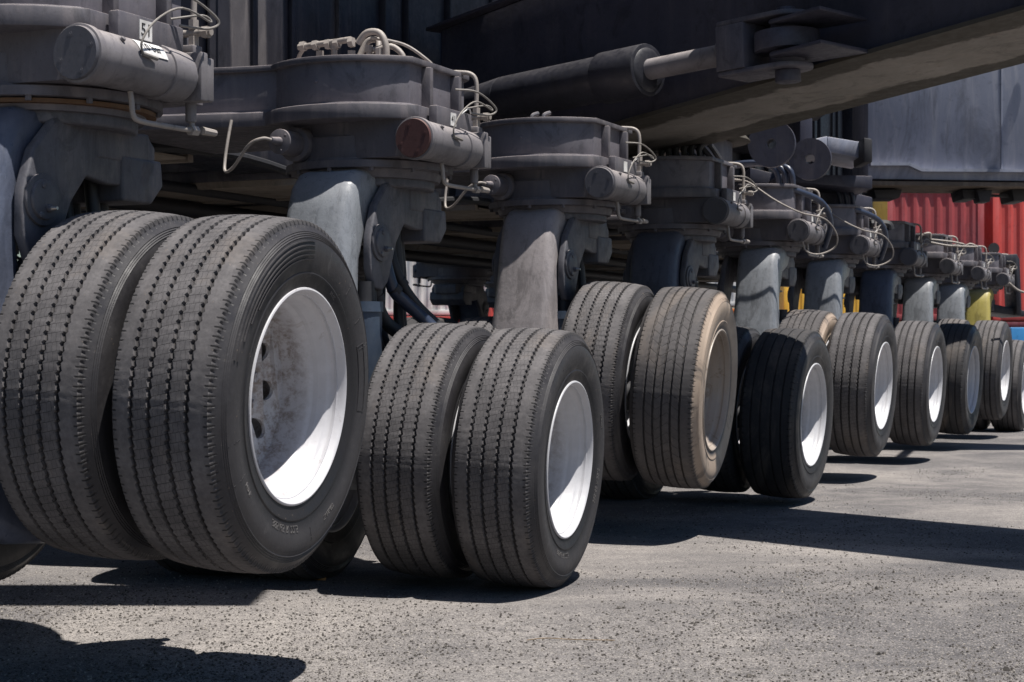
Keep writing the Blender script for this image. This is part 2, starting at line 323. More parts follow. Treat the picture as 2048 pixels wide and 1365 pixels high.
# ------------------------------------------------------------------ mesh building
class MB:
    def __init__(s): s.v = []; s.f = []
    def add(s, vs, fs, mt=None):
        o = len(s.v)
        for p in vs: s.v.append(tuple(mt @ Vector(p)) if mt else tuple(p))
        for f in fs: s.f.append(tuple(i + o for i in f))
        return s
    def box(s, a, b, mt=None):
        (x0, y0, z0), (x1, y1, z1) = a, b
        vs = [(x, y, z) for z in (z0, z1) for y in (y0, y1) for x in (x0, x1)]
        return s.add(vs, [(0, 2, 3, 1), (4, 5, 7, 6), (0, 1, 5, 4), (2, 6, 7, 3), (0, 4, 6, 2), (1, 3, 7, 5)], mt)
    def obox(s, c, ex, ey, ez):                 # oriented box: half vectors
        c = Vector(c); ex, ey, ez = Vector(ex), Vector(ey), Vector(ez)
        vs = [c + ex * i + ey * j + ez * k for k in (-1, 1) for j in (-1, 1) for i in (-1, 1)]
        return s.add(vs, [(0, 2, 3, 1), (4, 5, 7, 6), (0, 1, 5, 4), (2, 6, 7, 3), (0, 4, 6, 2), (1, 3, 7, 5)])
    def cyl(s, a, b, r0, r1=None, n=28, caps=True):
        a, b = Vector(a), Vector(b); r1 = r0 if r1 is None else r1
        q = (b - a).normalized().to_track_quat('Z', 'Y')
        vs = []
        for p, r in ((a, r0), (b, r1)):
            for i in range(n): vs.append(p + q @ Vector((r * cos(2 * pi * i / n), r * sin(2 * pi * i / n), 0)))
        fs = [(i, (i + 1) % n, n + (i + 1) % n, n + i) for i in range(n)]
        if caps: fs += [tuple(range(n - 1, -1, -1)), tuple(range(n, 2 * n))]
        return s.add(vs, fs)
    def tube(s, pts, r, n=10, smooth=5):
        pts = [Vector(p) for p in pts]
        if smooth and len(pts) > 2:
            out = []
            for i in range(len(pts) - 1):
                p0 = pts[max(0, i - 1)]; p1 = pts[i]; p2 = pts[i + 1]; p3 = pts[min(len(pts) - 1, i + 2)]
                for k in range(smooth):
                    u = k / smooth
                    out.append(0.5 * ((2 * p1) + (-p0 + p2) * u + (2 * p0 - 5 * p1 + 4 * p2 - p3) * u * u + (-p0 + 3 * p1 - 3 * p2 + p3) * u ** 3))
            out.append(pts[-1]); pts = out
        vs = []; up = Vector((0.13, 0.2, 0.97)); N_ = None
        for i, p in enumerate(pts):
            d = (pts[min(i + 1, len(pts) - 1)] - pts[max(i - 1, 0)]).normalized()
            if N_ is None: N_ = d.cross(up).normalized()
            N_ = (N_ - d * N_.dot(d)).normalized(); B = d.cross(N_)
            for k in range(n): a = 2 * pi * k / n; vs.append(p + N_ * (r * cos(a)) + B * (r * sin(a)))
        fs = [(i * n + k, i * n + (k + 1) % n, (i + 1) * n + (k + 1) % n, (i + 1) * n + k) for i in range(len(pts) - 1) for k in range(n)]
        fs += [tuple(range(n - 1, -1, -1)), tuple((len(pts) - 1) * n + k for k in range(n))]
        return s.add(vs, fs)
    def prism(s, poly, z0, z1, mt=None):        # polygon in xy, ccw
        n = len(poly)
        vs = [(x, y, z0) for x, y in poly] + [(x, y, z1) for x, y in poly]
        fs = [(i, (i + 1) % n, n + (i + 1) % n, n + i) for i in range(n)]
        tri = geometry.tessellate_polygon([[Vector((x, y, 0)) for x, y in poly]])
        for a, b, c in tri: fs.append((c, b, a)); fs.append((a + n, b + n, c + n))
        return s.add(vs, fs, mt)
    def prism_x(s, poly, x0, x1):               # polygon in (y,z), extruded along x
        n = len(poly)
        vs = [(x0, y, z) for y, z in poly] + [(x1, y, z) for y, z in poly]
        return s.add(vs, [(i, (i + 1) % n, n + (i + 1) % n, n + i) for i in range(n)] + [tuple(range(n - 1, -1, -1)), tuple(range(n, 2 * n))])
    def lathe_x(s, prof, n=64, closed=False):   # profile of (x, r) round the x axis
        vs = []; m = len(prof)
        for i in range(n):
            a = 2 * pi * i / n
            for x, r in prof: vs.append((x, r * cos(a), r * sin(a)))
        fs = []
        for i in range(n):
            j = (i + 1) % n
            for k in range(m if closed else m - 1):
                q = (k + 1) % m
                fs.append((i * m + k, i * m + q, j * m + q, j * m + k))
        return s.add(vs, fs)
    def mesh(s, name, mat, bevel=0.0, seg=2, ang=34, fix=True):
        me = bpy.data.meshes.new(name)
        me.from_pydata([tuple(p) for p in s.v], [], s.f)
        bm = bmesh.new(); bm.from_mesh(me)
        if fix: bmesh.ops.recalc_face_normals(bm, faces=bm.faces)
        if bevel:
            bmesh.ops.dissolve_limit(bm, angle_limit=radians(1), verts=bm.verts, edges=bm.edges)
            ed = [e for e in bm.edges if len(e.link_faces) == 2 and e.calc_face_angle(0) > radians(30)]
            bmesh.ops.bevel(bm, geom=ed, offset=bevel, offset_type='OFFSET', segments=seg, profile=0.5, affect='EDGES', clamp_overlap=True)
        for e in bm.edges: e.smooth = not (len(e.link_faces) == 2 and e.calc_face_angle(0) > radians(ang))
        for f in bm.faces: f.smooth = True
        bm.to_mesh(me); bm.free()
        me.materials.append(M[mat] if isinstance(mat, str) else mat)
        return me
    def build(s, name, mat, parent=None, loc=(0, 0, 0), rot=(0, 0, 0), **kw):
        return place(name, s.mesh(name, mat, **kw), parent, loc, rot)
def place(name, me, parent=None, loc=(0, 0, 0), rot=(0, 0, 0)):
    o = bpy.data.objects.new(name, me); COL.objects.link(o)
    o.parent = parent; o.location = loc; o.rotation_euler = rot
    return o
def tag(o, label=None, cat=None, group=None, kind=None):
    if label: o['label'] = label
    if cat: o['category'] = cat
    if group: o['group'] = group
    if kind: o['kind'] = kind
    return o
def empty(name, loc=(0, 0, 0), rz=0.0):
    o = bpy.data.objects.new(name, None); COL.objects.link(o); o.empty_display_size = 0.3
    o.location = loc; o.rotation_euler = (0, 0, rz); return o
def copy_part(o, parent, loc=None, rot=None):
    c = o.copy(); COL.objects.link(c); c.parent = parent
    if loc is not None: c.location = loc
    if rot is not None: c.rotation_euler = rot
    for ch in list(o.children):
        d = ch.copy(); COL.objects.link(d); d.parent = c
    return c
def text_mesh(txt, size, depth):
    cu = bpy.data.curves.new('t', 'FONT'); cu.body = txt; cu.size = size; cu.extrude = depth; cu.resolution_u = 3
    cu.align_x = 'CENTER'; cu.align_y = 'CENTER'
    o = bpy.data.objects.new('t', cu); COL.objects.link(o)
    dg = bpy.context.evaluated_depsgraph_get()
    me = bpy.data.meshes.new_from_object(o.evaluated_get(dg))
    vs = [tuple(v.co) for v in me.vertices]; fs = [tuple(p.vertices) for p in me.polygons]
    bpy.data.objects.remove(o); bpy.data.meshes.remove(me); bpy.data.curves.remove(cu)
    return vs, fs

# ------------------------------------------------------------------ ground
def gz(Y):
    k = max(0.0, min(1.0, (6.15 - Y) / 0.9)); return -.055 * k * k * (3 - 2 * k)
def build_ground():
    me = MB()
    xs = [-300, -80, -20, -8, -3, 0, 3, 8, 20, 80, 300]
    ys = [-60, -10, 0, 3, 5.0] + [5.25 + .075 * k for k in range(13)] + [6.5, 10, 16, 25, 45, 100, 500]
    vs = [(x, y, gz(y)) for y in ys for x in xs]; n = len(xs)
    fs = [(j * n + i, j * n + i + 1, (j + 1) * n + i + 1, (j + 1) * n + i) for j in range(len(ys) - 1) for i in range(n - 1)]
    me.add(vs, fs)
    o = me.build('ground', 'ground', fix=False); tag(o, kind='structure')
build_ground()

def stone_verts(c, r):
    vs = []
    for th in (0.0, 1.0, 2.0, 3.0, 4.0, 5.0):
        a = th * pi / 3 + random.uniform(-.3, .3); q = random.uniform(.7, 1.25)
        vs.append((c[0] + r * q * cos(a), c[1] + r * q * sin(a), random.uniform(0.0, .15) * r))
    for th in (0.5, 2.5, 4.5):
        a = th * pi / 3 + random.uniform(-.3, .3); q = random.uniform(.4, .8)
        vs.append((c[0] + r * q * cos(a), c[1] + r * q * sin(a), r * random.uniform(.6, 1.1)))
    fs = [(0, 1, 6), (1, 2, 6), (2, 7, 6), (2, 3, 7), (3, 4, 7), (4, 8, 7), (4, 5, 8), (5, 0, 8), (0, 6, 8), (6, 7, 8)]
    return vs, fs
def stone_material(name, c0, c1):
    m, t, b = nodes(name)
    g = N(t, 'ShaderNodeNewGeometry')
    t.links.new(mix(t, g.outputs['Random Per Island'], c0, c1), b.inputs['Base Color'])
    b.inputs['Roughness'].default_value = 0.9
    return m
M['stone'] = stone_material('dark_gravel_grit', (0.025, 0.022, 0.02), (0.11, 0.098, 0.088))
M['stone2'] = stone_material('pale_gravel_grit', (0.14, 0.13, 0.12), (0.34, 0.31, 0.28))
def gravel(n, mat, name, rr, seed, label):
    random.seed(seed); mb = MB(); k = 0
    while k < n:
        Y = 4.3 + 9 * random.random() ** 2.1
        X = random.uniform(-1, 1) * (0.33 * Y + .3)
        cl = sin(X * 2.1 + 1.3 * sin(Y * 1.7)) * cos(Y * 1.9 + 1.1 * sin(X * 2.7))
        if random.random() > 0.40 + 0.45 * cl - .05 * (Y - 5): continue
        r = rr * (0.55 + 1.1 * random.random() ** 3)
        sv_, sf_ = stone_verts((X, Y), r); g_ = gz(Y); mb.add([(a_, b_, c_ + g_) for a_, b_, c_ in sv_], sf_); k += 1
    o = mb.build(name, mat, ang=20, fix=False); tag(o, label, 'gravel', kind='stuff')
gravel(34000, 'stone', 'gravel', 0.0037, 3, 'dark loose grit scattered over the asphalt')
gravel(14000, 'stone2', 'gravel', 0.0034, 4, 'pale loose grit scattered over the asphalt')
random.seed(11)
for (px, py, r, lab) in [(1237, 1217, .012, 'dark pebble on the asphalt right of the second wheel shadow tip'),
                     (1753, 1179, .013, 'flat dark chip of stone lying in front of the wide beam shadow'),
                     (1757, 1280, .011, 'dark pebble on the asphalt below the flat chip of stone'),
                     (2012, 1305, .013, 'dark pebble nearest the bottom right corner of the asphalt'),
                     (1498, 1318, .010, 'small dark pebble on rough asphalt near the bottom edge')]:
    D = CAMH * 3400 / (py - 690); X = (px - 1024) / 3400 * D
    mb = MB(); vs, fs = stone_verts((0, 0), r); mb.add(vs, fs)
    vs, fs = stone_verts((r * 1.6, r * .3), r * .7); mb.add(vs, fs)
    o = mb.build('pebble', 'stone', loc=(X, D, gz(D)), fix=False, ang=20); tag(o, lab, 'pebble', 'pebbles on the asphalt')

mb = MB(); lv = []
for i_ in range(9):
    a_ = i_ / 8; w_ = .022 * sin(pi * a_) + .001
    lv += [(a_ * .13, -w_, .006 + .014 * sin(a_ * 5)), (a_ * .13, 0, .002 + .010 * sin(a_ * 5)), (a_ * .13, w_, .012 + .012 * sin(a_ * 5 + 1))]
mb.add(lv, [(3 * i_ + k_, 3 * i_ + k_ + 1, 3 * i_ + k_ + 4, 3 * i_ + k_ + 3) for i_ in range(8) for k_ in (0, 1)])
M['leaf'] = simple('dry_orange_leaf', (0.50, 0.24, 0.08), 0.7)
o = mb.build('dry_leaf', 'leaf', loc=(-.88, 6.86, .004), ang=60); tag(o, 'curled dry orange leaf on the ground under the first big tyres', 'leaf')
mb = MB(); mb.tube([(0, 0, .004), (.06, .015, .008), (.13, .005, .006), (.20, -.012, .007), (.29, -.004, .004)], .0016, 6)
M['twig'] = simple('dry_straw', (0.26, 0.18, 0.10), 0.8)
o = mb.build('straw_stalk', 'twig', loc=(.05, 5.64, gz(5.64)), ang=60); tag(o, 'thin dry straw stalk lying on the asphalt in the centre foreground', 'straw')
# ------------------------------------------------------------------ tyre, rim, wheel
TR = 0.5075
def tyre_mesh(kind, seg):
    """outboard +x. Real grooves with saw-tooth edges, notched shoulders, ribbed sidewalls."""
    side = [(.150, .292), (.163, .300), (.168, .306), (.171, .322), (.175, .336), (.1785, .345), (.1790, .349), (.1765, .353), (.180, .372), (.1845, .396),
            (.186, .415), (.1845, .433), (.1800, .447), (.1812, .450), (.1775, .4525), (.1785, .4555), (.1748, .458), (.1756, .461), (.1715, .4635), (.1720, .4665), (.1665, .472),
            (.1600, .479), (.1560, .4835)]
    if kind == 'A': gr, gw, gd = [-.088, -.030, .030, .088], .0062, .013
    elif kind == 'B': gr, gw, gd = [-.092, -.045, .0, .045, .092], .0048, .012
    else: gr, gw, gd = [-.095, -.033, .033, .095], .0040, .009
    # tread columns: (x, r, tooth sign)
    tread = []
    def crown(x): return TR - 0.010 * (x / .150) ** 2
    tread.append((-.1535, crown(.15) - .006, 's-')); tread.append((-.149, crown(.149), 'e-'))
    last = -.149
    for g in gr:
        tread += [((last + g) / 2, crown((last + g) / 2), '')]
        tread += [(g - gw, crown(g), 't-'), (g - gw * .62, crown(g) - gd, 'f-'), (g + gw * .62, crown(g) - gd, 'f+'), (g + gw, crown(g), 't+')]
        last = g
    tread += [((last + .149) / 2, crown((last + .149) / 2), ''), (.149, crown(.149), 'e+'), (.1535, crown(.15) - .006, 's+')]
    prof = [(-x, r, '') for x, r in side] + tread + [(x, r, '') for x, r in reversed(side)]
    mlen = len(prof)
    us = []; tot = 0
    for i, (x, r, _) in enumerate(prof):
        us.append(min(1, max(0, (x + .15) / .30)))
    mb = MB(); vs = []
    rnd = random.Random(5)
    jit = [rnd.uniform(-1, 1) for _ in range(seg)]
    for i in range(seg):
        a = 2 * pi * i / seg; ph = i % 4
        saw = (-.35, 1.1, 0.62, 0.15)[ph] if kind == 'A' else (0.0, 0.5, 0.1, 0.0)[ph] if kind == 'B' else 0.0
        notch = 1.0 if (i % (4 if kind != 'C' else 6) == 0) else 0.0
        for (x, r, c) in prof:
            amp = .0046
            if c == 't-': x -= amp * saw
            elif c == 't+': x -= amp * (saw - .55)
            elif c == 'f-': x -= amp * .6 * saw
            elif c == 'f+': x -= amp * .6 * saw
            elif c == 'e-' and notch: x += .002; r -= .001
            elif c == 'e+' and notch: x -= .002; r -= .001
            elif c == 's-' and notch: x += .003; r -= .004
            elif c == 's+' and notch: x -= .003; r -= .004
            if c in ('', 't-', 't+') and r > .49: r += .0006 * jit[i]
            vs.append((x, r * cos(a), r * sin(a)))
    fs = []
    for i in range(seg):
        j = (i + 1) % seg
        for k in range(mlen - 1): fs.append((i * mlen + k, j * mlen + k, j * mlen + k + 1, i * mlen + k + 1))
    mb.add(vs, fs)
    me = bpy.data.meshes.new('tyre'); me.from_pydata(mb.v, [], mb.f)
    uvl = me.uv_layers.new(name='UVMap')
    dat = [0.0] * (len(me.loops) * 2); li = 0
    for f in fs:
        for vi in f:
            k = vi % mlen; i = vi // mlen
            fi = li // 4 // (mlen - 1)
            vv = (i if not (fi == seg - 1 and i == 0) else seg) / seg
            dat[li * 2] = us[k]; dat[li * 2 + 1] = vv; li += 1
    uvl.data.foreach_set('uv', dat)
    bm = bmesh.new(); bm.from_mesh(me)
    for e in bm.edges: e.smooth = not (len(e.link_faces) == 2 and e.calc_face_angle(0) > radians(24))
    for f in bm.faces: f.smooth = True
    bm.to_mesh(me); bm.free()
    me.materials.append(M['tyre' + kind])
    return me
TY = {'A': tyre_mesh('A', 480), 'B': tyre_mesh('B', 400), 'C': tyre_mesh('C', 320)}

def rim_meshes(mat):
    mb = MB()
    prof = [(.148, .288), (.150, .298), (.157, .3065), (.166, .310), (.1725, .308), (.1745, .303), (.1715, .299), (.163, .2955), (.150, .2915), (.138, .2895),
            (.128, .2885), (.121, .281), (.113, .2755), (.078, .2735), (.068, .2640), (.058, .2580), (.022, .2565), (.012, .2560), (.000, .2530), (-.05, .2530), (-.12, .262),
            (-.165, .292), (-.170, .305), (-.160, .305), (-.145, .288), (-.10, .270), (.08, .270), (.12, .292)]
    mb.lathe_x(prof, 120, True)
    rim = mb.mesh('rim', mat, ang=50)
    # valve stem is modelled with the disc; disc with hand holes, hub, nuts
    d = MB()
    def ring(r, n, cx=0, cy=0): return [Vector((cx + r * cos(2 * pi * i / n), cy + r * sin(2 * pi * i / n), 0)) for i in range(n)]
    loops = [ring(.2545, 96), ring(.085, 48)]
    for k in range(10): a = 2 * pi * k / 10; loops.append(ring(.030, 20, .190 * cos(a), .190 * sin(a)))
    flat = [p for l in loops for p in l]
    tri = geometry.tessellate_polygon(loops)
    def zz(p, o=0):
        r = p.length
        return o - .038 - .035 * max(0, min(1, (.225 - r) / .06)) + (.010 if r > .24 else 0)
    for off in (0, -.012):
        d.add([(zz(p, off), p.x, p.y) for p in flat], [t if off == 0 else t[::-1] for t in tri])
    st = 0
    for l in loops:
        n = len(l)
        d.add([(zz(p, 0), p.x, p.y) for p in l] + [(zz(p, -.012), p.x, p.y) for p in l], [(i, (i + 1) % n, n + (i + 1) % n, n + i) for i in range(n)])
    d.lathe_x([(-.090, .087), (-.055, .084), (-.048, .070), (-.046, .0)], 40)
    for k in range(10):
        a = 2 * pi * (k + .5) / 10
        d.cyl((-.075, .125 * cos(a), .125 * sin(a)), (-.048, .125 * cos(a), .125 * sin(a)), .016, .015, 6)
    d.cyl((-.02, .243, .03), (.05, .235, .03), .0055, .0045, 8)
    d.cyl((-.17, 0, 0), (-.092, 0, 0), .15, .15, 32)
    disc = d.mesh('wheel', mat, ang=40)
    return rim, disc
RIMS = {'W': rim_meshes('rim'), 'A': rim_meshes('rimclean'), 'B': rim_meshes('rimdirty')}

crane = empty('mobile_crane', tuple(AX * ORG[0] + RX * ORG[1]), -YAW)
tag(crane, 'huge dusty grey mobile harbour crane undercarriage on a long row of steerable twin tyres', 'crane')

FACE = 0.166                                    # outer face plane from the tyre's centre
def wheel(kind, loc, phi_deg, camber_deg, spin, label=None, flip=False, rk=None):
    global SPIN; SPIN = spin
    """phi: heading of the wheel plane in world, degrees from Y; loc: crane local centre"""
    rim, disc = RIMS[rk or ('B' if kind == 'B' else 'A')]
    steer = YAW - radians(phi_deg)
    R = Matrix.Rotation(steer, 4, 'Z') @ Matrix.Rotation(radians(camber_deg), 4, 'Y')
    if flip: R = R @ Matrix.Rotation(pi, 4, 'Z')
    R = R @ Matrix.Rotation(spin, 4, 'X')
    o = place('wheel', disc, crane, loc, R.to_euler())
    o.scale = (.93, 1, 1) if abs(loc.y - L(0, 8.1).y) > .5 else (.93, .98, .98)
    a = place('tyre', TY[kind], o); place('rim', rim, o)
    if label: o['label'] = label
    return o, a

# outer hub centre in photo pixels, height px, heading, camber
WH = [  # px, py, h, phi, camber, kind outer, kind inner
    (606, 794, 730, 18.8, 3.2, 'A', 'A'),
    (1145, 920, 528, 18.6, 3.0, 'A', 'A'),
    (1437, 781, 402, 18.6, 4.6, 'B', 'A'),
    (1630, 830, 337, 24.0, 3.0, 'C', 'C'),
    (1769, 772, 287, 23.5, 3.4, 'A', 'B'),
    (1873, 769, 250, 23.8, 3.0, 'A', 'A'),
    (1948, 760, 223, 25.0, 3.0, 'C', 'A'),
    (2012, 742, 198, 24.0, 3.0, 'A', 'A'),
    (2052, 778, 183, 24.0, 2.0, 'A', 'A'),
]
PODU = [4.17, 6.20, 8.19, 10.10, 12.03, 13.95, 15.95, 17.95, 19.9, 21.8]
PV = -3.43
names = ['first', 'second', 'third', 'fourth', 'fifth', 'sixth', 'seventh', 'eighth', 'ninth']
wcent = []
for i, (px, py, h, phi, cam_, ko, ki) in enumerate(WH):
    q = (px - 1024) / 3400; v = -2.5
    u = -v * (.9123 + .4094 * q) / (.4094 - .9123 * q)
    D = .9123 * u - .4094 * v
    z = CAMH + (690 - py) / 3400 * D
    z = max(z, TR - .012)
    ph = radians(phi); out = Vector((cos(ph), -sin(ph), 0)); X = q * D
    tilt = radians(cam_)
    axis = Vector((out.x * cos(tilt), out.y * cos(tilt), -sin(tilt)))
    for j, kk in ((0, ko), (1, ki)):
        c = Vector((X, D, z)) - axis * (FACE + .385 * j)
        lab = None
        if i == 2 and j == 0: lab = 'wheel with brown mud caked on its sidewall and rim'
        if i == 3 and j == 0: lab = 'wheel with a dark tyre standing in full shade'
        wo, ty = wheel(kk, W(c.x, c.y, c.z), phi, cam_, (radians(108) if i == 0 else random.uniform(0, 6)), lab, rk=('B' if (i == 2 and j == 0) else 'W' if i == 0 else 'A'))
        if i == 1 and j == 0: W2 = wo; SP2 = SPIN
        if i == 0 and j == 0: W1 = wo
    # inboard pair of the same axle
    for j in (2, 3):
        vv = -2.5 - FACE - .418 - .63 - .418 * (j - 2)
        zz_ = (TR - .004) if i != 0 else z - .02
        p = Vector((X, D, 0)) - out * (FACE + .385 + .62 + .385 * (j - 2))
        wheel('A' if j == 2 else 'C', W(p.x, p.y, {0: .73, 1: TR - .014, 2: .60, 3: TR - .014}.get(i, z - .08)), phi, 0.0, random.uniform(0, 6), flip=(j == 3))
    wcent.append((X, D, z))

# raised lettering and bars on the first tyre's sidewall
def sidewall_marks(parent, spin0, full=True):
    def swx(r):
        pts = [(.300, .163), (.322, .171), (.336, .175), (.349, .179), (.353, .1765), (.372, .180), (.396, .1845), (.415, .186), (.433, .1845), (.447, .180), (.472, .1665)]
        for (r0, x0), (r1, x1) in zip(pts, pts[1:]):
            if r <= r1: return x0 + (x1 - x0) * (r - r0) / (r1 - r0)
        return .166
    def arc_text(txt, size, r0, a0, d=.0016):
        vs, fs = text_mesh(txt, size, .5)
        out = []
        for x, y, z in vs:
            r = r0 + y; a = a0 + x / r0
            out.append((swx(r) + (d if z > 0 else -.001), r * cos(a), r * sin(a)))
        mb = MB(); mb.add(out, fs); mb.build('sidewall_lettering', 'letter', parent, ang=30)
    def bar(r0, r1, a0, a1, d=.0018):
        n = max(2, int((a1 - a0) / .04)); vs = []; fs = []
        for i in range(n + 1):
            a = a0 + (a1 - a0) * i / n
            for r, e in ((r0, -.001), (r0, d), (r1, d), (r1, -.001)): vs.append((swx(r) + e, r * cos(a), r * sin(a)))
        for i in range(n):
            for k in range(3): fs.append((i * 4 + k, i * 4 + k + 1, i * 4 + k + 5, i * 4 + k + 4))
        fs += [(0, 1, 2, 3), (n * 4 + 3, n * 4 + 2, n * 4 + 1, n * 4)]
        mb = MB(); mb.add(vs, fs); mb.build('sidewall_rib', 'tyreA', parent, ang=30)
    A = lambda deg: radians(deg) - spin0          # deg: 90 = top in the photo, 0 = the far side
    arc_text('385/65 R 22.5', .030, .372, A(-102))
    if not full:
        arc_text('385/65 R 22.5', .026, .378, A(-20)); arc_text('TUBELESS', .015, .395, A(20))
        for d in (120, 135, 150, -120, -60): bar(.405, .447, A(d), A(d) + .004, .0014)
        return
    arc_text('TUBELESS', .017, .395, A(-60))
    arc_text('160 K', .020, .392, A(-143))
    arc_text('20 PR', .016, .335, A(60), .0008)
    for k, (r, e) in enumerate(((.440, 0), (.427, 0), (.414, 8), (.401, 16), (.388, 24))):
        bar(r - .0018, r + .0018, A(88), A(166 - e), .0042)
    for d in (-165, -150, -78, 20, 33, 50): bar(.415, .447, A(d), A(d) + .004, .0014); bar(.385, .41, A(d), A(d) + .004, .0014)
    # long tag outline
    bar(.375, .377, A(-8), A(22)); bar(.408, .410, A(-8), A(22)); bar(.377, .408, A(-8), A(-8) + .005); bar(.377, .408, A(22) - .005, A(22))
sidewall_marks(W1, radians(108)); sidewall_marks(W2, SP2, False)

# ------------------------------------------------------------------ steering pods
def outline(hw, o=0.0, beam=True):
    """plan of a pod box: round outboard end, waist, flaring cross beam; o = outset"""
    R = hw + o; pts = []
    xe = .315 + o
    
    top = []
    for i in range(25):
        a = radians(20) + (radians(132) - radians(20)) * i / 24
        top.append((R * cos(a), R * sin(a)))
    top = [p for p in top if p[0] < xe - .004]
    top = [(xe, sqrt(max(0, R * R - xe * xe)))] + top
    top += [(-.42, .305 + o)]
    if beam: top += [(-.85, .39 + o), (-2.2, .39 + o)]
    bot = [(x, -y) for x, y in reversed(top)]
    return bot + top
ZT, ZB, ZD = 2.078, 1.89, 1.855
def pod_meshes():
    d = {}
    mb = MB()
    mb.prism(outline(.40), ZB, ZT - .012)
    mb.prism(outline(.40, .008), ZB + .002, ZB + .013)
    mb.cyl((-.02, -.405, 1.99), (-.02, -.398, 1.99), .008, .008, 8)
    d['box'] = mb.mesh('steering_pod', 'paint_box', bevel=.004, ang=30)
    mb = MB()
    mb.prism(outline(.40, .022), ZT - .016, ZT + .008)
    d['rim'] = mb.mesh('top_flange', 'paint', bevel=.004, ang=30)
    mb = MB()
    mb.prism(outline(.40, .045, True), ZB - .055, ZB + .004)
    for y in (-.13, .13):                                            # end gussets on the flange
        mb.box((.30, y - .014, ZB + .004), (.356, y + .014, ZT - .018))
    mb.box((.37, -.19, ZB - .070), (.408, .13, ZB + .010))
    d['flange'] = mb.mesh('bottom_flange', 'paint', bevel=.006, ang=30)
    mb = MB()                                                       # drum
    prof = [(ZD - .018, .30), (ZD - .07, .30), (ZD - .075, .315), (ZD - .16, .318), (ZD - .170, .325), (ZD - .172, .345), (ZD - .200, .345), (ZD - .203, .30), (ZD - .235, .29), (ZD - .24, .20)]
    vs = []; n = 64
    for i in range(n):
        a = 2 * pi * i / n
        for z, r in prof: vs.append((r * cos(a), r * sin(a), z))
    m_ = len(prof)
    mb.add(vs, [(i * m_ + k, ((i + 1) % n) * m_ + k, ((i + 1) % n) * m_ + k + 1, i * m_ + k + 1) for i in range(n) for k in range(m_ - 1)])
    mb.prism([(.05, -.30), (.36, -.30), (.36, .30), (.05, .30)], ZD - .165, ZD - .018)
    for a in range(0, 360, 30):
        x, y = .332 * cos(radians(a)), .332 * sin(radians(a))
        mb.cyl((x, y, ZD - .215), (x, y, ZD - .2), .010, .010, 6)
    d['drum'] = mb.mesh('bearing_drum', 'paint', ang=32)
    mb = MB()                                                       # yoke casting
    mb.prism([(.27 * cos(a), .27 * sin(a)) for a in [2 * pi * i / 32 for i in range(32)]], 1.585, 1.628)
    mb.prism([(-.20, -.02), (.20, -.02), (.20, .24), (.12, .33), (-.12, .33), (-.20, .24)], 1.50, 1.60)
    sp = [(-.20, 1.60), (.24, 1.60), (.28, 1.56), (.28, 1.47), (.24, 1.43), (.04, 1.425), (-.06, 1.44), (-.13, 1.36), (-.20, 1.20), (-.245, 1.165), (-.31, 1.175), (-.345, 1.25), (-.345, 1.38), (-.30, 1.50)]
    for s in (-1, 1): mb.prism_x(sp if s > 0 else sp, s * .158, s * .196)
    tri = [(.02, 1.50), (.28, 1.50), (.26, 1.40), (.12, 1.39)]
    mb.prism_x(tri, -.03, .03)
    mb.prism_x([(.10, 1.52), (.30, 1.52), (.31, 1.44), (.25, 1.38), (.10, 1.38)], -.205, .205)
    d['yoke'] = mb.mesh('yoke', 'yoke', bevel=.010, seg=3, ang=40)
    for sg, key in ((1, 'pivot'), (-1, 'pivot_in')):                 # pivot disc
        mb = MB(); py_ = -.268
        mb.cyl((sg * .196, py_, 1.355), (sg * .206, py_, 1.355), .075, .075, 40)
        mb.cyl((sg * .204, py_, 1.355), (sg * .214, py_, 1.355), .060, .056, 40)
        mb.cyl((sg * .212, py_ + .01, 1.33), (sg * .228, py_ + .01, 1.33), .013, .011, 8)
        mb.cyl((sg * .212, py_ - .01, 1.395), (sg * .218, py_ - .01, 1.395), .010, .009, 10)
        mb.cyl((sg * .212, py_ - .02, 1.31), (sg * .218, py_ - .02, 1.31), .010, .009, 10)
        d[key] = mb.mesh('pivot_cap', 'cap', bevel=.002, ang=35)
    mb = MB(); mb.cyl((.226, -.258, 1.33), (.246, -.258, 1.33), .008, .005, 10)
    d['nipple'] = mb.mesh('grease_nipple', 'steel', ang=35)
    # swing arm
    def arm(mat):
        mb = MB()
        pr = [(.02, 1.60), (-.06, 1.655), (-.20, 1.66), (-.30, 1.635), (-.355, 1.58), (-.395, 1.47), (-.425, 1.30), (-.465, 1.10), (-.515, .85), (-.545, .62), (-.50, .46), (-.33, .38),
              (-.1, .36), (.12, .38), (.17, .50), (.10, .62), (-.12, .70), (-.27, .90), (-.30, 1.10), (-.28, 1.28), (-.20, 1.45), (-.05, 1.50)]
        hwd = .150
        n = len(pr); vs = []; cols = []
        # rounded cross-section: several slices inset near the sides
        sl = [(-1.0, .050), (-.96, .028), (-.86, .010), (-.70, .0), (.70, .0), (.86, .010), (.96, .028), (1.0, .050)]
        # outward normals of the profile (profile runs counter-clockwise seen from +x?)
        pts = [Vector((y, z)) for y, z in pr]
        for (sx_, ins) in sl:
            for i, p in enumerate(pts):
                a = pts[i - 1]; b = pts[(i + 1) % n]; tdir = (b - a).normalized(); nr = Vector((-tdir.y, tdir.x))
                c = p + nr * ins * (-1 if False else 1)
                w_ = hwd + .022 * max(0, min(1, (1.35 - p.y) / .6))
                vs.append((sx_ * w_, c.x, c.y))
        fs = []
        m = len(sl)
        for k in range(m - 1):
            for i in range(n):
                j = (i + 1) % n; fs.append((k * n + i, k * n + j, (k + 1) * n + j, (k + 1) * n + i))
        fs += [tuple(range(n)), tuple((m - 1) * n + i for i in range(n - 1, -1, -1))]
        mb.add(vs, fs)
        me = mb.mesh('swing_arm', mat, ang=60)
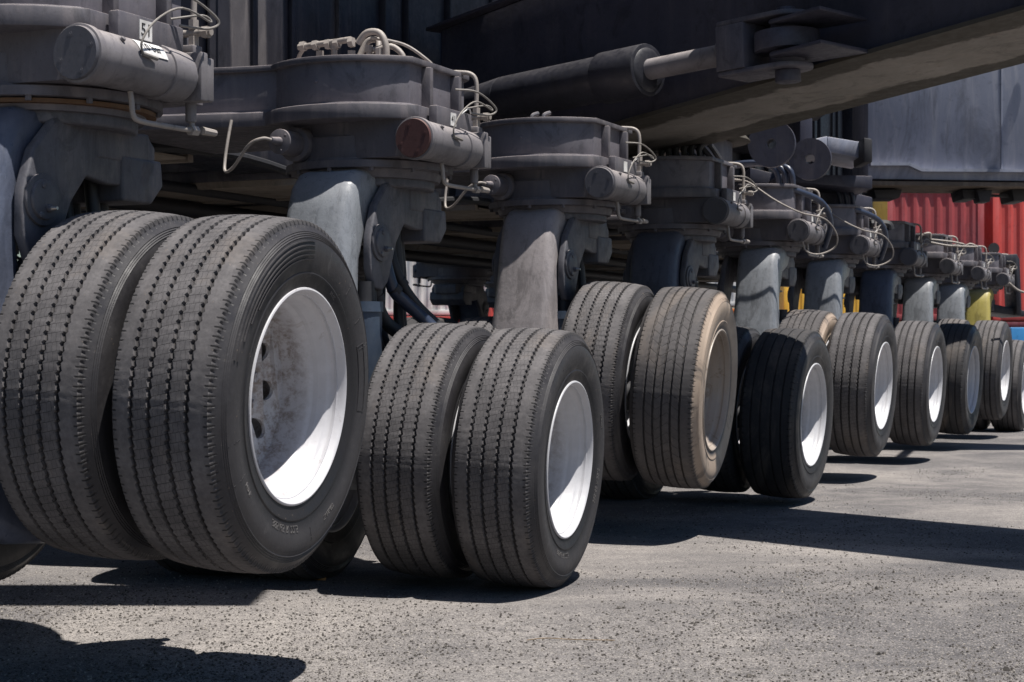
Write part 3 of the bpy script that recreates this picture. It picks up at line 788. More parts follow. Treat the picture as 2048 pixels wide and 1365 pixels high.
        bm = bmesh.new(); bm.from_mesh(me)
        bmesh.ops.triangulate(bm, faces=[f for f in bm.faces if len(f.verts) > 4])
        bm.to_mesh(me); bm.free()
        return me
    for k in ('cast', 'cast_brown', 'cast_shaded', 'cast_yellow'): d['arm_' + k] = arm(k)
    mb = MB()                                                       # suspension ram
    mb.cyl((.10, -.27, 1.10), (.10, -.27, 1.20), .035, .035, 20)
    d['ramrod'] = mb.mesh('ram_rod', 'dark', ang=35)
    mb = MB()
    mb.cyl((.10, -.275, .55), (.10, -.275, 1.10), .066, .066, 28); mb.cyl((.10, -.275, 1.08), (.10, -.275, 1.12), .072, .070, 28)
    d['ram'] = mb.mesh('suspension_ram', 'blue', ang=35)
    mb = MB(); mb.cyl((-1.5, 0, 0), (.9, 0, 0), .075, .075, 20); mb.cyl((-.25, 0, 0), (.25, 0, 0), .12, .12, 24)
    d['axle'] = mb.mesh('axle', 'dark', ang=35)
    # steering cylinder
    cx, cz = .385, 1.752
    mb = MB()
    mb.cyl((cx, -.325, cz), (cx, .115, cz), .078, .074, 40)
    mb.cyl((cx, -.345, cz), (cx, -.318, cz), .084, .084, 40)
    mb.cyl((cx, .015, cz), (cx, .125, cz), .082, .078, 40)
    mb.cyl((cx, .125, cz), (cx, .155, cz), .066, .060, 32)
    mb.cyl((cx + .05, -.22, cz + .045), (cx + .066, -.22, cz + .058), .008, .008, 10)
    d['scyl'] = mb.mesh('steering_cylinder', 'cyl', bevel=.0025, ang=38)
    mb = MB()
    mb.box((cx - .072, .207, cz - .072), (cx + .072, .243, cz + .078)); mb.box((cx - .066, .247, cz - .068), (cx + .066, .285, cz + .066))
    mb.box((cx - .03, .225, cz + .07), (cx + .03, .275, cz + .105)); mb.cyl((cx, .255, cz - .13), (cx, .255, cz - .06), .018, .018, 10)
    mb.cyl((cx + .04, .283, cz), (cx + .04, .297, cz), .02, .018, 12)
    d['valve'] = mb.mesh('valve_block', 'cyl', bevel=.006, seg=2, ang=38)
    def cap(mat):
        mb = MB()
        mb.cyl((cx, -.356, cz), (cx, -.343, cz), .074, .077, 44)
        me1 = mb
        for a in (20, 110, 200, 290):
            x, z = .055 * cos(radians(a)), .055 * sin(radians(a))
            mb.cyl((cx + x, -.3575, cz + z), (cx + x, -.354, cz + z), .0095, .0085, 14)
            mb.cyl((cx + x, -.3585, cz + z), (cx + x, -.357, cz + z), .005, .005, 6)
        return mb.mesh('end_cap', mat, ang=35)
    d['cap_cap'] = cap('cap'); d['cap_red'] = cap('capred')
    # pipes
    mb = MB()
    mb.tube([(cx + .01, .255, cz + .10), (cx + .01, .255, cz + .20), (cx + .01, .255, cz + .29), (cx - .01, .25, cz + .325), (cx - .06, .235, cz + .335), (cx - .16, .205, cz + .335)], .0095, 10)
    mb.cyl((cx + .01, .255, cz + .105), (cx + .01, .255, cz + .135), .017, .017, 6); mb.cyl((cx + .01, .255, cz + .155), (cx + .01, .255, cz + .185), .017, .017, 6)
    mb.cyl((cx - .05, .255, cz + .145), (cx + .075, .255, cz + .145), .012, .012, 10)
    for s in (-.05, .045): mb.cyl((cx + s, .255, cz + .145), (cx + s + .022, .255, cz + .145), .019, .019, 6)
    mb.cyl((cx - .052, .235, cz + .145), (cx - .052, .22, cz + .16), .011, .009, 10)
    d['pipe_up'] = mb.mesh('hydraulic_pipe', 'pipe', ang=40); mb = MB()
    mb.tube([(cx, .255, cz - .11), (cx + .005, .255, cz - .145), (cx + .01, .235, cz - .155), (cx + .01, .12, cz - .158), (cx + .01, -.01, cz - .158), (cx + .008, -.045, cz - .145), (cx + .005, -.05, cz - .10), (cx, -.05, cz - .07)], .0085, 10)
    mb.cyl((cx + .01, .27, cz - .155), (cx + .01, .235, cz - .156), .016, .016, 6); mb.cyl((cx + .01, .37, cz - .15), (cx + .01, .30, cz - .15), .011, .013, 8)
    d['pipes'] = mb.mesh('hydraulic_pipe', 'pipe', ang=40)
    # thin lines
    mb = MB()
    mb.tube([(.385, .02, 1.99), (.45, .10, 1.985), (.485, .20, 1.93), (.47, .17, 1.90), (.42, .09, 1.90)], .0042, 8)
    mb.tube([(.41, .06, 1.915), (.47, .14, 1.935), (.49, .15, 1.915), (.48, .02, 1.935), (.475, -.10, 1.88), (.468, -.16, 1.81), (.464, -.15, 1.775)], .0035, 8)
    mb.cyl((.462, -.15, 1.775), (.470, -.09, 1.768), .007, .006, 8)
    d['lines'] = mb.mesh('grease_line', 'line', ang=40)
    # position sensor on the inner front
    mb = MB()
    mb.cyl((-.165, -.44, 1.755), (-.165, -.30, 1.755), .050, .050, 36); mb.cyl((-.165, -.33, 1.755), (-.165, -.16, 1.755), .068, .078, 32)
    mb.cyl((-.165, -.50, 1.755), (-.165, -.44, 1.755), .012, .018, 12)
    for q_ in (.7, 2.8, 4.9): mb.cyl((-.165 + .036 * cos(q_), -.443, 1.755 + .036 * sin(q_)), (-.165 + .036 * cos(q_), -.438, 1.755 + .036 * sin(q_)), .006, .006, 8)
    d['sensor'] = mb.mesh('angle_sensor', 'paint', bevel=.002, ang=38)
    mb = MB()
    mb.tube([(-.165, -.50, 1.755), (-.185, -.53, 1.758), (-.24, -.54, 1.735), (-.34, -.50, 1.655), (-.405, -.46, 1.645), (-.425, -.43, 1.70), (-.425, -.41, 1.78), (-.425, -.385, 1.86)], .0065, 8)
    d['cable'] = mb.mesh('sensor_cable', 'pipe', ang=40)
    mb = MB()                                                       # hoses to the axle
    for (dx, dy) in ((.0, .0), (.06, .05), (-.05, .10), (.03, .13)):
        mb.tube([(.04 + dx, .02 + dy, 1.50), (.06 + dx, .03 + dy, 1.25), (.07 + dx, .02 + dy, 1.02), (.10 + dx, .10 + dy, .86), (.16 + dx, .28 + dy * .6, .74), (.24 + dx * .5, .42 + dy * .6, .60)], .019 + .003 * (dx > 0), 10)
    d['hoses'] = mb.mesh('axle_hose', 'hose', ang=40)
    mb = MB()
    for s in (1,):
        mb.tube([(.45, -.07, ZB - .02), (.47, -.03, ZB + .01), (.45, .03, ZB)], .003, 6)
    mb.box((.4085, -.075, ZB - .058), (.412, -.025, ZB - .006))
    d['plate'] = mb.mesh('number_plate', 'white', ang=35)
    return d
PM = pod_meshes()
def pod(i, u, v=PV, detailed=True, arm='cast', cap='cap_cap', rot=0.0, mirror=False, cable=True, armdz=0.0):
    rz = rot + (pi if mirror else 0)
    base = place('steering_pod', PM['box'], crane, L(v, u, .012 if i == 0 else 0), (0, 0, rz))
    for k, nm in (('rim', 'top_flange'), ('flange', 'bottom_flange'), ('drum', 'bearing_drum'), ('yoke', 'yoke'), ('pivot', 'pivot_cap'), ('pivot_in', 'pivot_cap')):
        place(nm, PM[k], base)
    for k, nm in (('scyl', 'steering_cylinder'), ('valve', 'valve_block'), (cap, 'end_cap'), ('pipes', 'hydraulic_pipe'), ('pipe_up', 'hydraulic_pipe'), ('lines', 'grease_line'), ('sensor', 'angle_sensor'), ('nipple', 'grease_nipple')):
        place(nm, PM[k], base, (0, -.055, 0) if nm in ('valve_block', 'hydraulic_pipe') else (0, 0, 0))
    if cable: place('sensor_cable', PM['cable'], base)
    if detailed: place('number_plate', PM['plate'], base)
    a = place('swing_arm', PM['arm_' + arm], crane, L(v + (.09 if i >= 4 and not mirror else 0), u - (.05 if i == 1 and not mirror else 0), armdz), (0, 0, rz))
    place('suspension_ram', PM['ram'], a, loc=(.06, 0, 0)); place('ram_rod', PM['ramrod'], a, loc=(.06, 0, 0))
    if i < 4: place('axle_hose', PM['hoses'], a)
    return base
arms = ['cast_shaded', 'cast', 'cast_brown', 'cast_shaded', 'cast', 'cast', 'cast_shaded', 'cast', 'cast', 'cast_yellow']
pods = []
for i, u in enumerate(PODU):
    pods.append(pod(i, u, detailed=i > 0, arm=arms[i], cap='cap_red' if i == 1 else 'cap_cap', rot=radians(0), cable=(i in (1, 2)), armdz=0.0))
    if i >= 1 and i < len(wcent) + 1 and i - 1 < len(wcent):
        pass
# axles through each set of four tyres
for (X, D, z), (px, py, h, phi, cam_, ko, ki) in zip(wcent, WH):
    ph = radians(phi); out = Vector((cos(ph), -sin(ph), 0))
    p = Vector((X, D, 0)) - out * (FACE + .385 + .31)
    place('axle', PM['axle'], crane, W(p.x, p.y, z), (0, radians(cam_), YAW - ph)).scale = (.55, 1, 1)

# opposite side of the undercarriage
WO = 4.7
for i, u in enumerate(PODU[1:], 1):
    pod(i, u + (.75 if i == 6 else .1), v=PV - WO, arm='cast_shaded', mirror=True, cable=(i % 2 == 0), detailed=False)
    if i == 6: continue
    for j in range(4):
        vv = PV - WO + (-.80, -.382, .30, .718)[j]
        wheel('C' if j % 2 else 'A', L(vv, u - .05, TR + (.12, .0, .22, .05)[i % 4]), 24.17, 0, random.uniform(0, 6), flip=j < 2)

# number plate 51 and pressure label on the nearest pod; small label on the next
def put_text(txt, size, depth, mt, parent, name, mat='ink'):
    vs, fs = text_mesh(txt, size, depth)
    mb = MB(); mb.add(vs, fs, mt); return mb.build(name, mat, parent, ang=30)
def basis(o, ex, ey):
    ex = Vector(ex).normalized(); ey = Vector(ey); ey = (ey - ex * ey.dot(ex)).normalized(); ez = ex.cross(ey)
    m = Matrix((ex, ey, ez)).transposed().to_4x4(); m.translation = Vector(o); return m
nb = MB(); nb.box((.4085, -.095, ZB - .060), (.412, -.035, ZB - .002))
nb.build('number_plate', 'white', pods[0])
put_text('51', .052, .0006, basis((.4128, -.065, ZB - .031), (0, 1, 0), (0, 0, 1)), pods[0], 'plate_number')
put_text('41', .040, .0005, basis((.4128, -.05, ZB - .032), (0, 1, 0), (0, 0, 1)), pods[1], 'plate_number')
nl = MB()
cx, cz = .385, 1.752
for (y0, y1) in ((-.15, -.02),):
    vs = []
    for k in range(7):
        a = radians(18 + 42 * k / 6)
        for y in (y0, y1): vs.append((cx + .0785 * cos(a), y, cz + .0785 * sin(a)))
    nl.add(vs, [(2 * k, 2 * k + 1, 2 * k + 3, 2 * k + 2) for k in range(6)])
nl.build('pressure_label', 'white', pods[0])
vs, fs = text_mesh('10 bar', .042, .5)
tb = MB(); out = []
for x, y, z in vs:
    a = radians(39) + y / .08
    r = .0792 + (.0006 if z > 0 else -.0004)
    out.append((cx + r * cos(a), -.085 + x * .82, cz + r * sin(a)))
tb.add(out, fs); tb.build('label_lettering', 'ink', pods[0], ang=30)
# rust coloured grease ring under the nearest drum
rb = MB(); rb.lathe_x([(0, .285), (0, .325), (.012, .327), (.012, .285)], 64, True)
rg = rb.build('grease_ring', 'rustring', pods[0], loc=(0, 0, ZD - .218), rot=(0, -pi / 2, 0))

# fittings cluster on top of the second pod
fb = MB(); g = random.Random(2)
zt = ZT + .008
for (x, y, h_) in ((-.18, -.10, .06), (-.10, -.12, .085), (-.03, -.10, .05), (.04, -.08, .07), (.10, -.10, .05), (.0, .02, .06), (-.1, .04, .05)):
    fb.cyl((x, y, zt), (x, y, zt + .025), .020, .020, 6); fb.cyl((x, y, zt + .025), (x, y, zt + h_), .013, .013, 12)
    fb.cyl((x, y, zt + h_ - .005), (x, y, zt + h_ + .022), .018, .018, 6)
fb.cyl((-.27, -.12, zt + .10), (-.02, -.12, zt + .115), .013, .013, 12)
for x in (-.26, -.20, -.14, -.10, -.03): fb.cyl((x, -.12, zt + .102), (x + .022, -.12, zt + .104), .021, .021, 6)
fb.tube([(.0, -.10, zt + .10), (.04, -.10, zt + .14), (.10, -.10, zt + .135), (.13, -.10, zt + .08), (.13, -.10, zt)], .014, 12)
fb.tube([(-.03, -.04, zt + .05), (.0, -.02, zt + .12), (.05, -.02, zt + .12), (.06, -.05, zt + .06), (.03, -.08, zt + .05)], .013, 10)
fb.tube([(.06, -.08, zt + .07), (.12, -.04, zt + .09), (.17, -.03, zt + .05), (.17, -.03, zt)], .012, 10)
fb.tube([(-.24, -.12, zt + .10), (-.29, -.09, zt + .06), (-.31, -.05, zt + .0)], .009, 8)
fb.tube([(.06, -.1, zt + .12), (.16, .0, zt + .10), (.24, .05, zt + .04), (.27, .08, zt)], .007, 8)
fb.build('pipe_fittings', 'pipe', pods[1], ang=38)
fb = MB()
for x in (-.02, .045): fb.tube([(x, -.25, zt), (x, -.25, zt + .03), (x + .02, -.22, zt + .045)], .011, 8)
fb.build('pipe_fittings', 'cap', pods[2], ang=38)
fb = MB()
for k in range(7): x = -.12 + .05 * k; fb.tube([(x, .0, zt), (x, -.02, zt + .06 + .05 * g.random()), (x + .04, .03, zt + .09 + .06 * g.random()), (x + .1, .08, zt + .02)], .018, 8)
fb.build('pipe_fittings', 'hose', pods[3], ang=38)
# hoses arching between further pods
for k, (i, mat) in enumerate(((4, 'bluehose'), (5, 'bluehose'))):
    hb = MB()
    for q in range(3):
        s = .05 * q
        hb.tube([(-.55, .1 + s, ZT + .02), (-.35, .0 + s, ZT + .16), (-.05, -.02 + s, ZT + .20), (.12 + s, .0, ZT + .15), (.15 + s, .02, ZT)], .021, 10)
    hb.tube([(.30, -.2, ZT - .02), (.46, .0, ZT - .1), (.50, .12, ZT - .25), (.44, .18, ZT - .42)], .022, 10)
    hb.build('hydraulic_hose', mat, pods[i], ang=40)
    hb = MB()
    hb.tube([(-.02, -.43, ZB + .22), (.06, -.445, ZB + .20), (.25, -.46, ZB + .07), (.42, -.42, ZB - .02), (.56, -.30, ZB - .06), (.62, -.20, ZB - .16), (.60, -.16, ZB - .25), (.50, -.20, ZB - .30), (.42, -.26, ZB - .28), (.40, -.30, ZB - .20)], .006, 8)
    hb.cyl((-.06, -.425, ZB + .225), (-.01, -.43, ZB + .22), .012, .009, 8)
    hb.build('grease_line', 'pipe', pods[i], ang=40)

for pts, rr_, mt__ in (([(772, 430, 7.0), (768, 500, 6.9), (785, 575, 6.9), (812, 606, 6.95), (850, 640, 7.0), (900, 690, 7.0)], .026, 'bluehose'),
                 ([(790, 440, 7.1), (782, 500, 7.0), (800, 560, 7.0), (835, 612, 7.05), (880, 655, 7.1)], .022, 'hose'),
                 ([(757, 440, 6.9), (752, 520, 6.8), (752, 590, 6.8), (768, 640, 6.85), (805, 672, 6.9)], .028, 'hose'),
                 ([(742, 500, 6.8), (741, 560, 6.75), (746, 640, 6.75), (760, 700, 6.8)], .022, 'hose')):
    hb = MB(); hb.tube([WP(*p_) for p_ in pts], rr_, 12); ho = hb.build('drive_hose', mt__, crane, ang=40)
    cl_ = MB(); a_, b_ = Vector(WP(*pts[2])), Vector(WP(*pts[3])); cl_.cyl(a_, a_ + (b_ - a_).normalized() * .03, rr_ * 1.12, rr_ * 1.12, 14); cl_.build('hose_clamp', 'dark', ho)
# ------------------------------------------------------------------ chassis
U0, U1 = 1.2, 23.5
VW = -5.15
cb = MB()
def LB(mb, v0, v1, u0, u1, z0, z1):
    a = L(v0, u0, z0); b = L(v1, u1, z1); mb.box((a.x, a.y, a.z), (b.x, b.y, b.z))
LB(cb, VW - .02, VW, U0, U1, 2.14, 5.2)
LB(cb, VW - 2.0, VW - .02, U0, U1, 2.16, 2.20)
LB(cb, -8.1, -6.0, U0, U1, 2.16, 5.0)
g = random.Random(9)
u = U0 + .2
while u < U1:                                   # vertical stiffeners of uneven depth
    LB(cb, VW, VW + g.choice((.03, .05, .10, .16)), u, u + g.choice((.03, .05, .12, .2)), 2.15, 5.1)
    u += g.uniform(.28, .75)
chassis = cb.build('chassis', 'chassis', crane, bevel=.004)
# upper deck that overhangs the wall; slot lets two streaks of sun down the wall
db = MB()
LB(db, -9.0, VW - .05, -1.5, U1, 5.22, 5.3)
SLOT = [(7.60, 7.78), (7.84, 7.96), (8.14, 8.19)]
edges = [-1.5] + [e for s_ in SLOT for e in s_] + [U1]
for a, b in zip(edges[::2], edges[1::2]): LB(db, VW - .05, -3.95, a, b, 5.22, 5.3)
for s_ in SLOT: LB(db, -4.05, -3.95, s_[0], s_[1], 5.22, 5.3)
db.build('deck', 'chassis', chassis)
for (ua, ub) in ((7.52, 8.24),):
    fp = MB(); LB(fp, VW + .012, VW + .03, ua, ub, 2.2, 5.0); fp.build('sun_streak_plate', 'paint_streak', chassis, bevel=.003)  # pale plate added where the sun streaks fall, so they show
pf = MB(); wl = [W(x_, y_, z_) for z_ in (5.20, 5.28) for x_, y_ in ((-1.7, 5.33), (.42, 5.33), (.42, 5.86), (-1.7, 5.86))]
pf.add(wl, [(0, 3, 2, 1), (4, 5, 6, 7), (0, 1, 5, 4), (1, 2, 6, 5), (2, 3, 7, 6), (3, 0, 4, 7)]); pf.build('shadow_slab', 'chassis', chassis)  # unseen slab, added to throw a shadow band on the ground
sb_ = MB(); LB(sb_, -9.5, -5.3, -1.0, U1, 5.32, 13.0); sb_.build('superstructure_sky_block', 'chassis', chassis)  # plain unseen block for the superstructure, added to cut sky light
# transverse beams under the chassis
for u in PODU:
    tb = MB(); LB(tb, -8.0, -5.0, u - .26, u + .26, 1.90, 2.15)
    tb.build('crossbeam', 'beam', crane, bevel=.004)
    tb = MB(); LB(tb, -8.0, -4.6, u - .36, u + .36, 1.81, 1.82); 
    for du in (-.40, .40): LB(tb, -8.0, -4.6, u + du - .02, u + du + .02, 1.80, 1.88)
    tb.build('beam_flange', 'strip', crane)
for k in range(26):
    u = 2.6 + .78 * k
    if min(abs(u - x) for x in PODU) < .42: continue
    tb = MB(); z = 1.86 + .1 * g.random(); r = g.choice((.02, .03, .045))
    a = L(-8.0, u, z); b = L(-5.2, u, z)
    tb.box((a.x, a.y - r, a.z - r), (b.x, b.y + r, b.z + r))
    tb.build('cable_tray', 'strip' if k % 2 else 'under', crane)
for v, z, r in ((-5.4, 1.80, .03), (-5.9, 1.76, .045), (-6.4, 1.80, .025), (-7.0, 1.74, .05)):
    pb = MB(); pb.cyl(L(v, U0, z), L(v, U1, z), r, r, 12); pb.build('underfloor_pipe', 'dark', crane)
pb = MB()
pb.tube([L(-4.5, u_, 1.80 + .05 * sin(u_ * 2.1)) for u_ in [1.5 + .6 * k for k in range(34)]], .022, 8, 3)
pb.build('wiring_loom', 'hose', crane)
# sill girder linking the cross beams, low and dark
sb = MB(); LB(sb, -5.12, -4.75, U0, U1, 1.87, 2.13); sb.build('side_sill', 'chassis', crane, bevel=.006)

# ------------------------------------------------------------------ outrigger beam with its ram
dv = Vector((.93, -1.0, .153)); nv = Vector((-.73, -.68, 0))
dh = Vector((.93, -1.0, 0)).normalized()
P0 = Vector((1.472, 10.3, 2.247))
def beam_pt(t, w_, h_): p = P0 + dv * t + nv * w_ + Vector((0, 0, h_)); return W(p.x, p.y, p.z)
ob = MB()
def beam_seg(mb, t0, t1, w0, w1, h0, h1):
    vs = [beam_pt(t, w_, h_) for h_ in (h0, h1) for w_ in (w0, w1) for t in (t0, t1)]
    mb.add(vs, [(0, 2, 3, 1), (4, 5, 7, 6), (0, 1, 5, 4), (2, 6, 7, 3), (0, 4, 6, 2), (1, 3, 7, 5)])
beam_seg(ob, -1.35, 5.2, .07, .93, .012, .95)
outr = ob.build('outrigger_beam', 'outrig', crane, bevel=.01)
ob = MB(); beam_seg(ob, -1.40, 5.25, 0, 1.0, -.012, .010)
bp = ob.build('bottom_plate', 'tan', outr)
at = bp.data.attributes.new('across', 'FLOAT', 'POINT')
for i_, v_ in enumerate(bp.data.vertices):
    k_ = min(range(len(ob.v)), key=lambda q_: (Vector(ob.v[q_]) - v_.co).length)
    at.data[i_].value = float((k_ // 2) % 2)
ob = MB(); beam_seg(ob, .6, 5.2, 1.002, 1.36, .95, .975); ob.build('shadow_ledge', 'outrig', outr)  # unseen ledge, added to widen the beam's shadow on the ground
ob = MB(); beam_seg(ob, -1.40, 5.25, 0, 1.0, .952, .975)
beam_seg(ob, .5, .54, -.0, .068, .015, .94); beam_seg(ob, 2.1, 2.14, .932, 1.0, .015, .94)
ob.build('top_plate', 'outrig', outr, bevel=.003)
# hub at its inboard end
hb = MB(); c = W(1.10, 11.75, 0)
hb.cyl((c.x, c.y, 2.15), (c.x, c.y, 2.34), .42, .42, 56); hb.cyl((c.x, c.y, 2.34), (c.x, c.y, 3.3), .30, .30, 48)
hb.build('slewing_hub', 'paint', outr, bevel=.01)
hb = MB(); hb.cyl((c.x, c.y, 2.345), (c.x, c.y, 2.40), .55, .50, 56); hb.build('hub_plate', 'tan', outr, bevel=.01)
# clevis plates, pin, rod eye
clev = WP(1605, 95, 8.75)
far = WP(930, 213, 10.35); near = WP(1480, 103, 8.85)
ax = (near - far).normalized(); side = ax.cross(Vector((0, 0, 1))).normalized(); upv = side.cross(ax).normalized()
kb = MB()
def plate_poly(cz_):
    pts = []
    for k in range(13):
        a = -pi / 2 + pi * k / 12; pts.append((.30 + .13 * cos(a), .13 * sin(a)))
    pts += [(-.05, .13), (-.05, -.13)]
    return pts
mt = Matrix((ax, side, upv)).transposed().to_4x4(); mt.translation = near
pl = plate_poly(0)
kb.prism(pl, .118, .143, mt); kb.prism(pl, -.143, -.118, mt)
kb.prism([(-.05, -.14), (.13, -.14), (.13, .14), (-.05, .14)], -.117, .117, mt)
kb.build('clevis', 'clev', crane, bevel=.006)
eb = MB(); q = lambda x, y, z: mt @ Vector((x, y, z))
eb.cyl(q(.30, 0, -.19), q(.30, 0, .175), .05, .05, 28); eb.cyl(q(.30, 0, -.205), q(.30, 0, -.145), .065, .065, 28)
eb.build('clevis_pin', 'outrig', crane, bevel=.004)
eb = MB(); eb.cyl(q(.30, 0, -.048), q(.30, 0, .048), .165, .165, 40); eb.cyl(q(.30, 0, .049), q(.30, 0, .116), .08, .08, 30); eb.cyl(q(.30, 0, -.116), q(.30, 0, -.049), .09, .09, 30)
pts = [(.30, -.15), (.66, -.19), (.66, .22), (.30, .15)]
eb.prism(pts, .072, .092, mt); eb.prism(pts, -.092, -.072, mt)
eb.build('beam_lug', 'outrig', crane, bevel=.004)
bbk = MB(); bbk.obox(q(.03, -.146, -.01), ax * .045, side * .006, upv * .022); bbk.cyl(q(.05, -.150, -.01), q(.05, -.157, -.01), .007, .007, 8)
bbk.build('retainer_plate', 'outrig', crane, bevel=.001)
hc = MB(); hc.cyl(q(-1.75, 0, 0), q(-.68, 0, 0), .130, .130, 44); hc.cyl(q(-.95, 0, 0), q(-.63, 0, 0), .145, .145, 44); hc.cyl(q(-2.1, 0, 0), q(-1.75, 0, 0), .10, .13, 30)
hc.cyl(q(-.63, 0, 0), q(-.615, 0, 0), .125, .095, 44)
hram = hc.build('hydraulic_ram', 'ram', crane, bevel=.006)
hc = MB(); hc.cyl(q(-.68, 0, 0), q(-.06, 0, 0), .058, .058, 32); hc.build('ram_rod', 'cyl', hram)
hc = MB(); hc.cyl(q(-.085, 0, 0), q(-.05, 0, 0), .105, .115, 36); hc.build('rod_collar', 'cyl', hram, bevel=.003)

# two round pad plates with eyes, and the bracket beside them
for (px, py, D, r) in ((1544, 288, 12.0, .172), (1621, 319, 12.3, .156)):
    c = P(px, py, D)
    mb = MB(); rr = r * .97
    a = W(c.x, c.y, c.z); nrm = Vector((sin(YAW) * 0 - .35, -1, 0)).normalized()
    nl_ = Vector((nrm.dot(AX), nrm.dot(RX), 0))
    n = 48; q_ = nl_.to_track_quat('Z', 'Y')
    loops = [[Vector((rr * cos(2 * pi * i / n), rr * sin(2 * pi * i / n), 0)) for i in range(n)], [Vector((.036 * cos(2 * pi * i / 24), .036 * sin(2 * pi * i / 24), 0)) for i in range(24)]]
    tri = geometry.tessellate_polygon(loops); flat = [p for l in loops for p in l]
    for off in (.025, -.025): mb.add([a + q_ @ (p + Vector((0, 0, off))) for p in flat], tri)
    for l in loops:
        m_ = len(l); mb.add([a + q_ @ (p + Vector((0, 0, .025))) for p in l] + [a + q_ @ (p + Vector((0, 0, -.025))) for p in l], [(i, (i + 1) % m_, m_ + (i + 1) % m_, m_ + i) for i in range(m_)])
    mb.build('lug_plate', 'beam', crane, ang=30)
mb = MB()
D = 13.2
def quadbox(mb, pxs, D0, D1):
    vs = []
    for Dd in (D0, D1):
        for (x, y) in pxs:
            p = P(x, y, D0); p = Vector((p.x, Dd, p.z)); vs.append(W(p.x, p.y, p.z))
    n = len(pxs)
    mb.add(vs, [(i, (i + 1) % n, n + (i + 1) % n, n + i) for i in range(n)] + [tuple(range(n)), tuple(range(2 * n - 1, n - 1, -1))])
quadbox(mb, [(1655, 273), (1740, 287), (1740, 320), (1655, 304)], 13.2, 13.9)
quadbox(mb, [(1600, 285), (1655, 272), (1655, 304), (1600, 310)], 13.2, 13.9)
mb.build('bracket', 'panel', crane, bevel=.008)
mb = MB(); quadbox(mb, [(1728, 275), (1745, 278), (1745, 325), (1728, 325)], 13.0, 13.4); mb.build('rubber_buffer', 'dark', crane, bevel=.01)
mb = MB(); quadbox(mb, [(1560, 348), (1745, 352), (1745, 378), (1560, 362)], 13.6, 15.2); quadbox(mb, [(1600, 200), (1625, 200), (1625, 300), (1600, 300)], 13.6, 14.2)
quadbox(mb, [(1500, 335), (1745, 395), (1745, 440), (1500, 372)], 14.2, 15.0)
mb.build('hinge_frame', 'beam', crane, bevel=.008)
# blue grey side box at the right
mb = MB()
quadbox(mb, [(1736, -330), (2300, -330), (2300, 366), (1736, 358)], 15.0, 15.7)
box = mb.build('side_box', 'panel', crane, bevel=.01)
mb = MB()
pr = [(1742, 325), (1820, 325), (1846, 337), (2300, 341), (2300, 346), (1844, 343), (1818, 331), (1742, 331)]
quadbox(mb, pr, 14.93, 15.0)
for x in (2003,): quadbox(mb, [(x, -100), (x + 2, -100), (x + 2, 338), (x, 338)], 14.985, 15.0)
mb.build('welded_ledge', 'panel', box)
mb = MB(); quadbox(mb, [(1745, 362), (2300, 368), (2300, 376), (1745, 370)], 14.96, 15.7); mb.build('box_underside', 'under', box)
for pts_, d0, d1 in ([([(x0, 379), (x1, 379), (x1 - 6, y1), (x0 + 4, y1)], 15.2, 15.6) for x0, x1, y1 in ((1748, 1805, 396), (1924, 1960, 398), (2024, 2060, 402))]
                     + [([(1954, 380), (1985, 380), (1980, 404), (1960, 404)], 15.1, 15.3)]):
    mb = MB(); quadbox(mb, pts_, d0, d1); mb.build('clamp', 'dark', box, bevel=.006)
mb = MB(); quadbox(mb, [(1960, 388), (2060, 390), (2060, 395), (1960, 393)], 15.3, 15.36); mb.build('clamp_rod', 'dark', box)
# diagonal stay whose shadow crosses the box
mb = MB(); a = P(2120, -150, 13.4); b = P(2075, 60, 14.9); mb.cyl(W(*a), W(*b), .05, .05, 14); mb.build('stay_rod', 'outrig', crane)
mb = MB(); quadbox(mb, [(1500, -250), (1785, -250), (1785, 130), (1640, 130), (1600, 240), (1500, 240)], 15.2, 19); mb.build('turntable_base', 'chassis', crane)
# end frame with mirror lamp beyond the last pod
mb = MB()
quadbox(mb, [(1978, 512), (2034, 508), (2040, 520), (2044, 632), (2034, 632), (2028, 528), (1978, 530)], 21.3, 21.8)
quadbox(mb, [(1950, 600), (2050, 622), (2050, 634), (1950, 620)], 21.4, 22.4)
ef = mb.build('end_frame', 'chassis', crane, bevel=.01)
mb = MB(); a = P(1988, 511, 21.2); mb.cyl(W(a.x, a.y, a.z), W(a.x, a.y, a.z + .05), .012, .012, 8); c = P(1988, 497, 21.2); mb.cyl(W(c.x, c.y, c.z), W(c.x, c.y + .05, c.z), .07, .06, 20)
mb.build('round_mirror', 'dark', ef)
mb = MB(); a = P(1730, 452, 14.6)
mb.tube([WP(1742, 448, 14.4), WP(1775, 449, 14.4), WP(1781, 460, 14.4)], .035, 10); mb.build('hose_elbow', 'hose', crane)
mb = MB()
for (pts, r) in (([(1838, 480), (1845, 470), (1860, 467), (1861, 478)], .012), ([(1862, 485), (1900, 492), (1955, 494)], .012), ([(1860, 479), (1905, 484), (1928, 489)], .010), ([(1925, 498), (1940, 488), (1955, 494)], .010), ([(2018, 566), (2035, 580), (2048, 585)], .012)):
    mb.tube([WP(x, y, 16.9) for x, y in pts], r, 8)
mb.build('hand_rail', 'pipe', crane, ang=40)

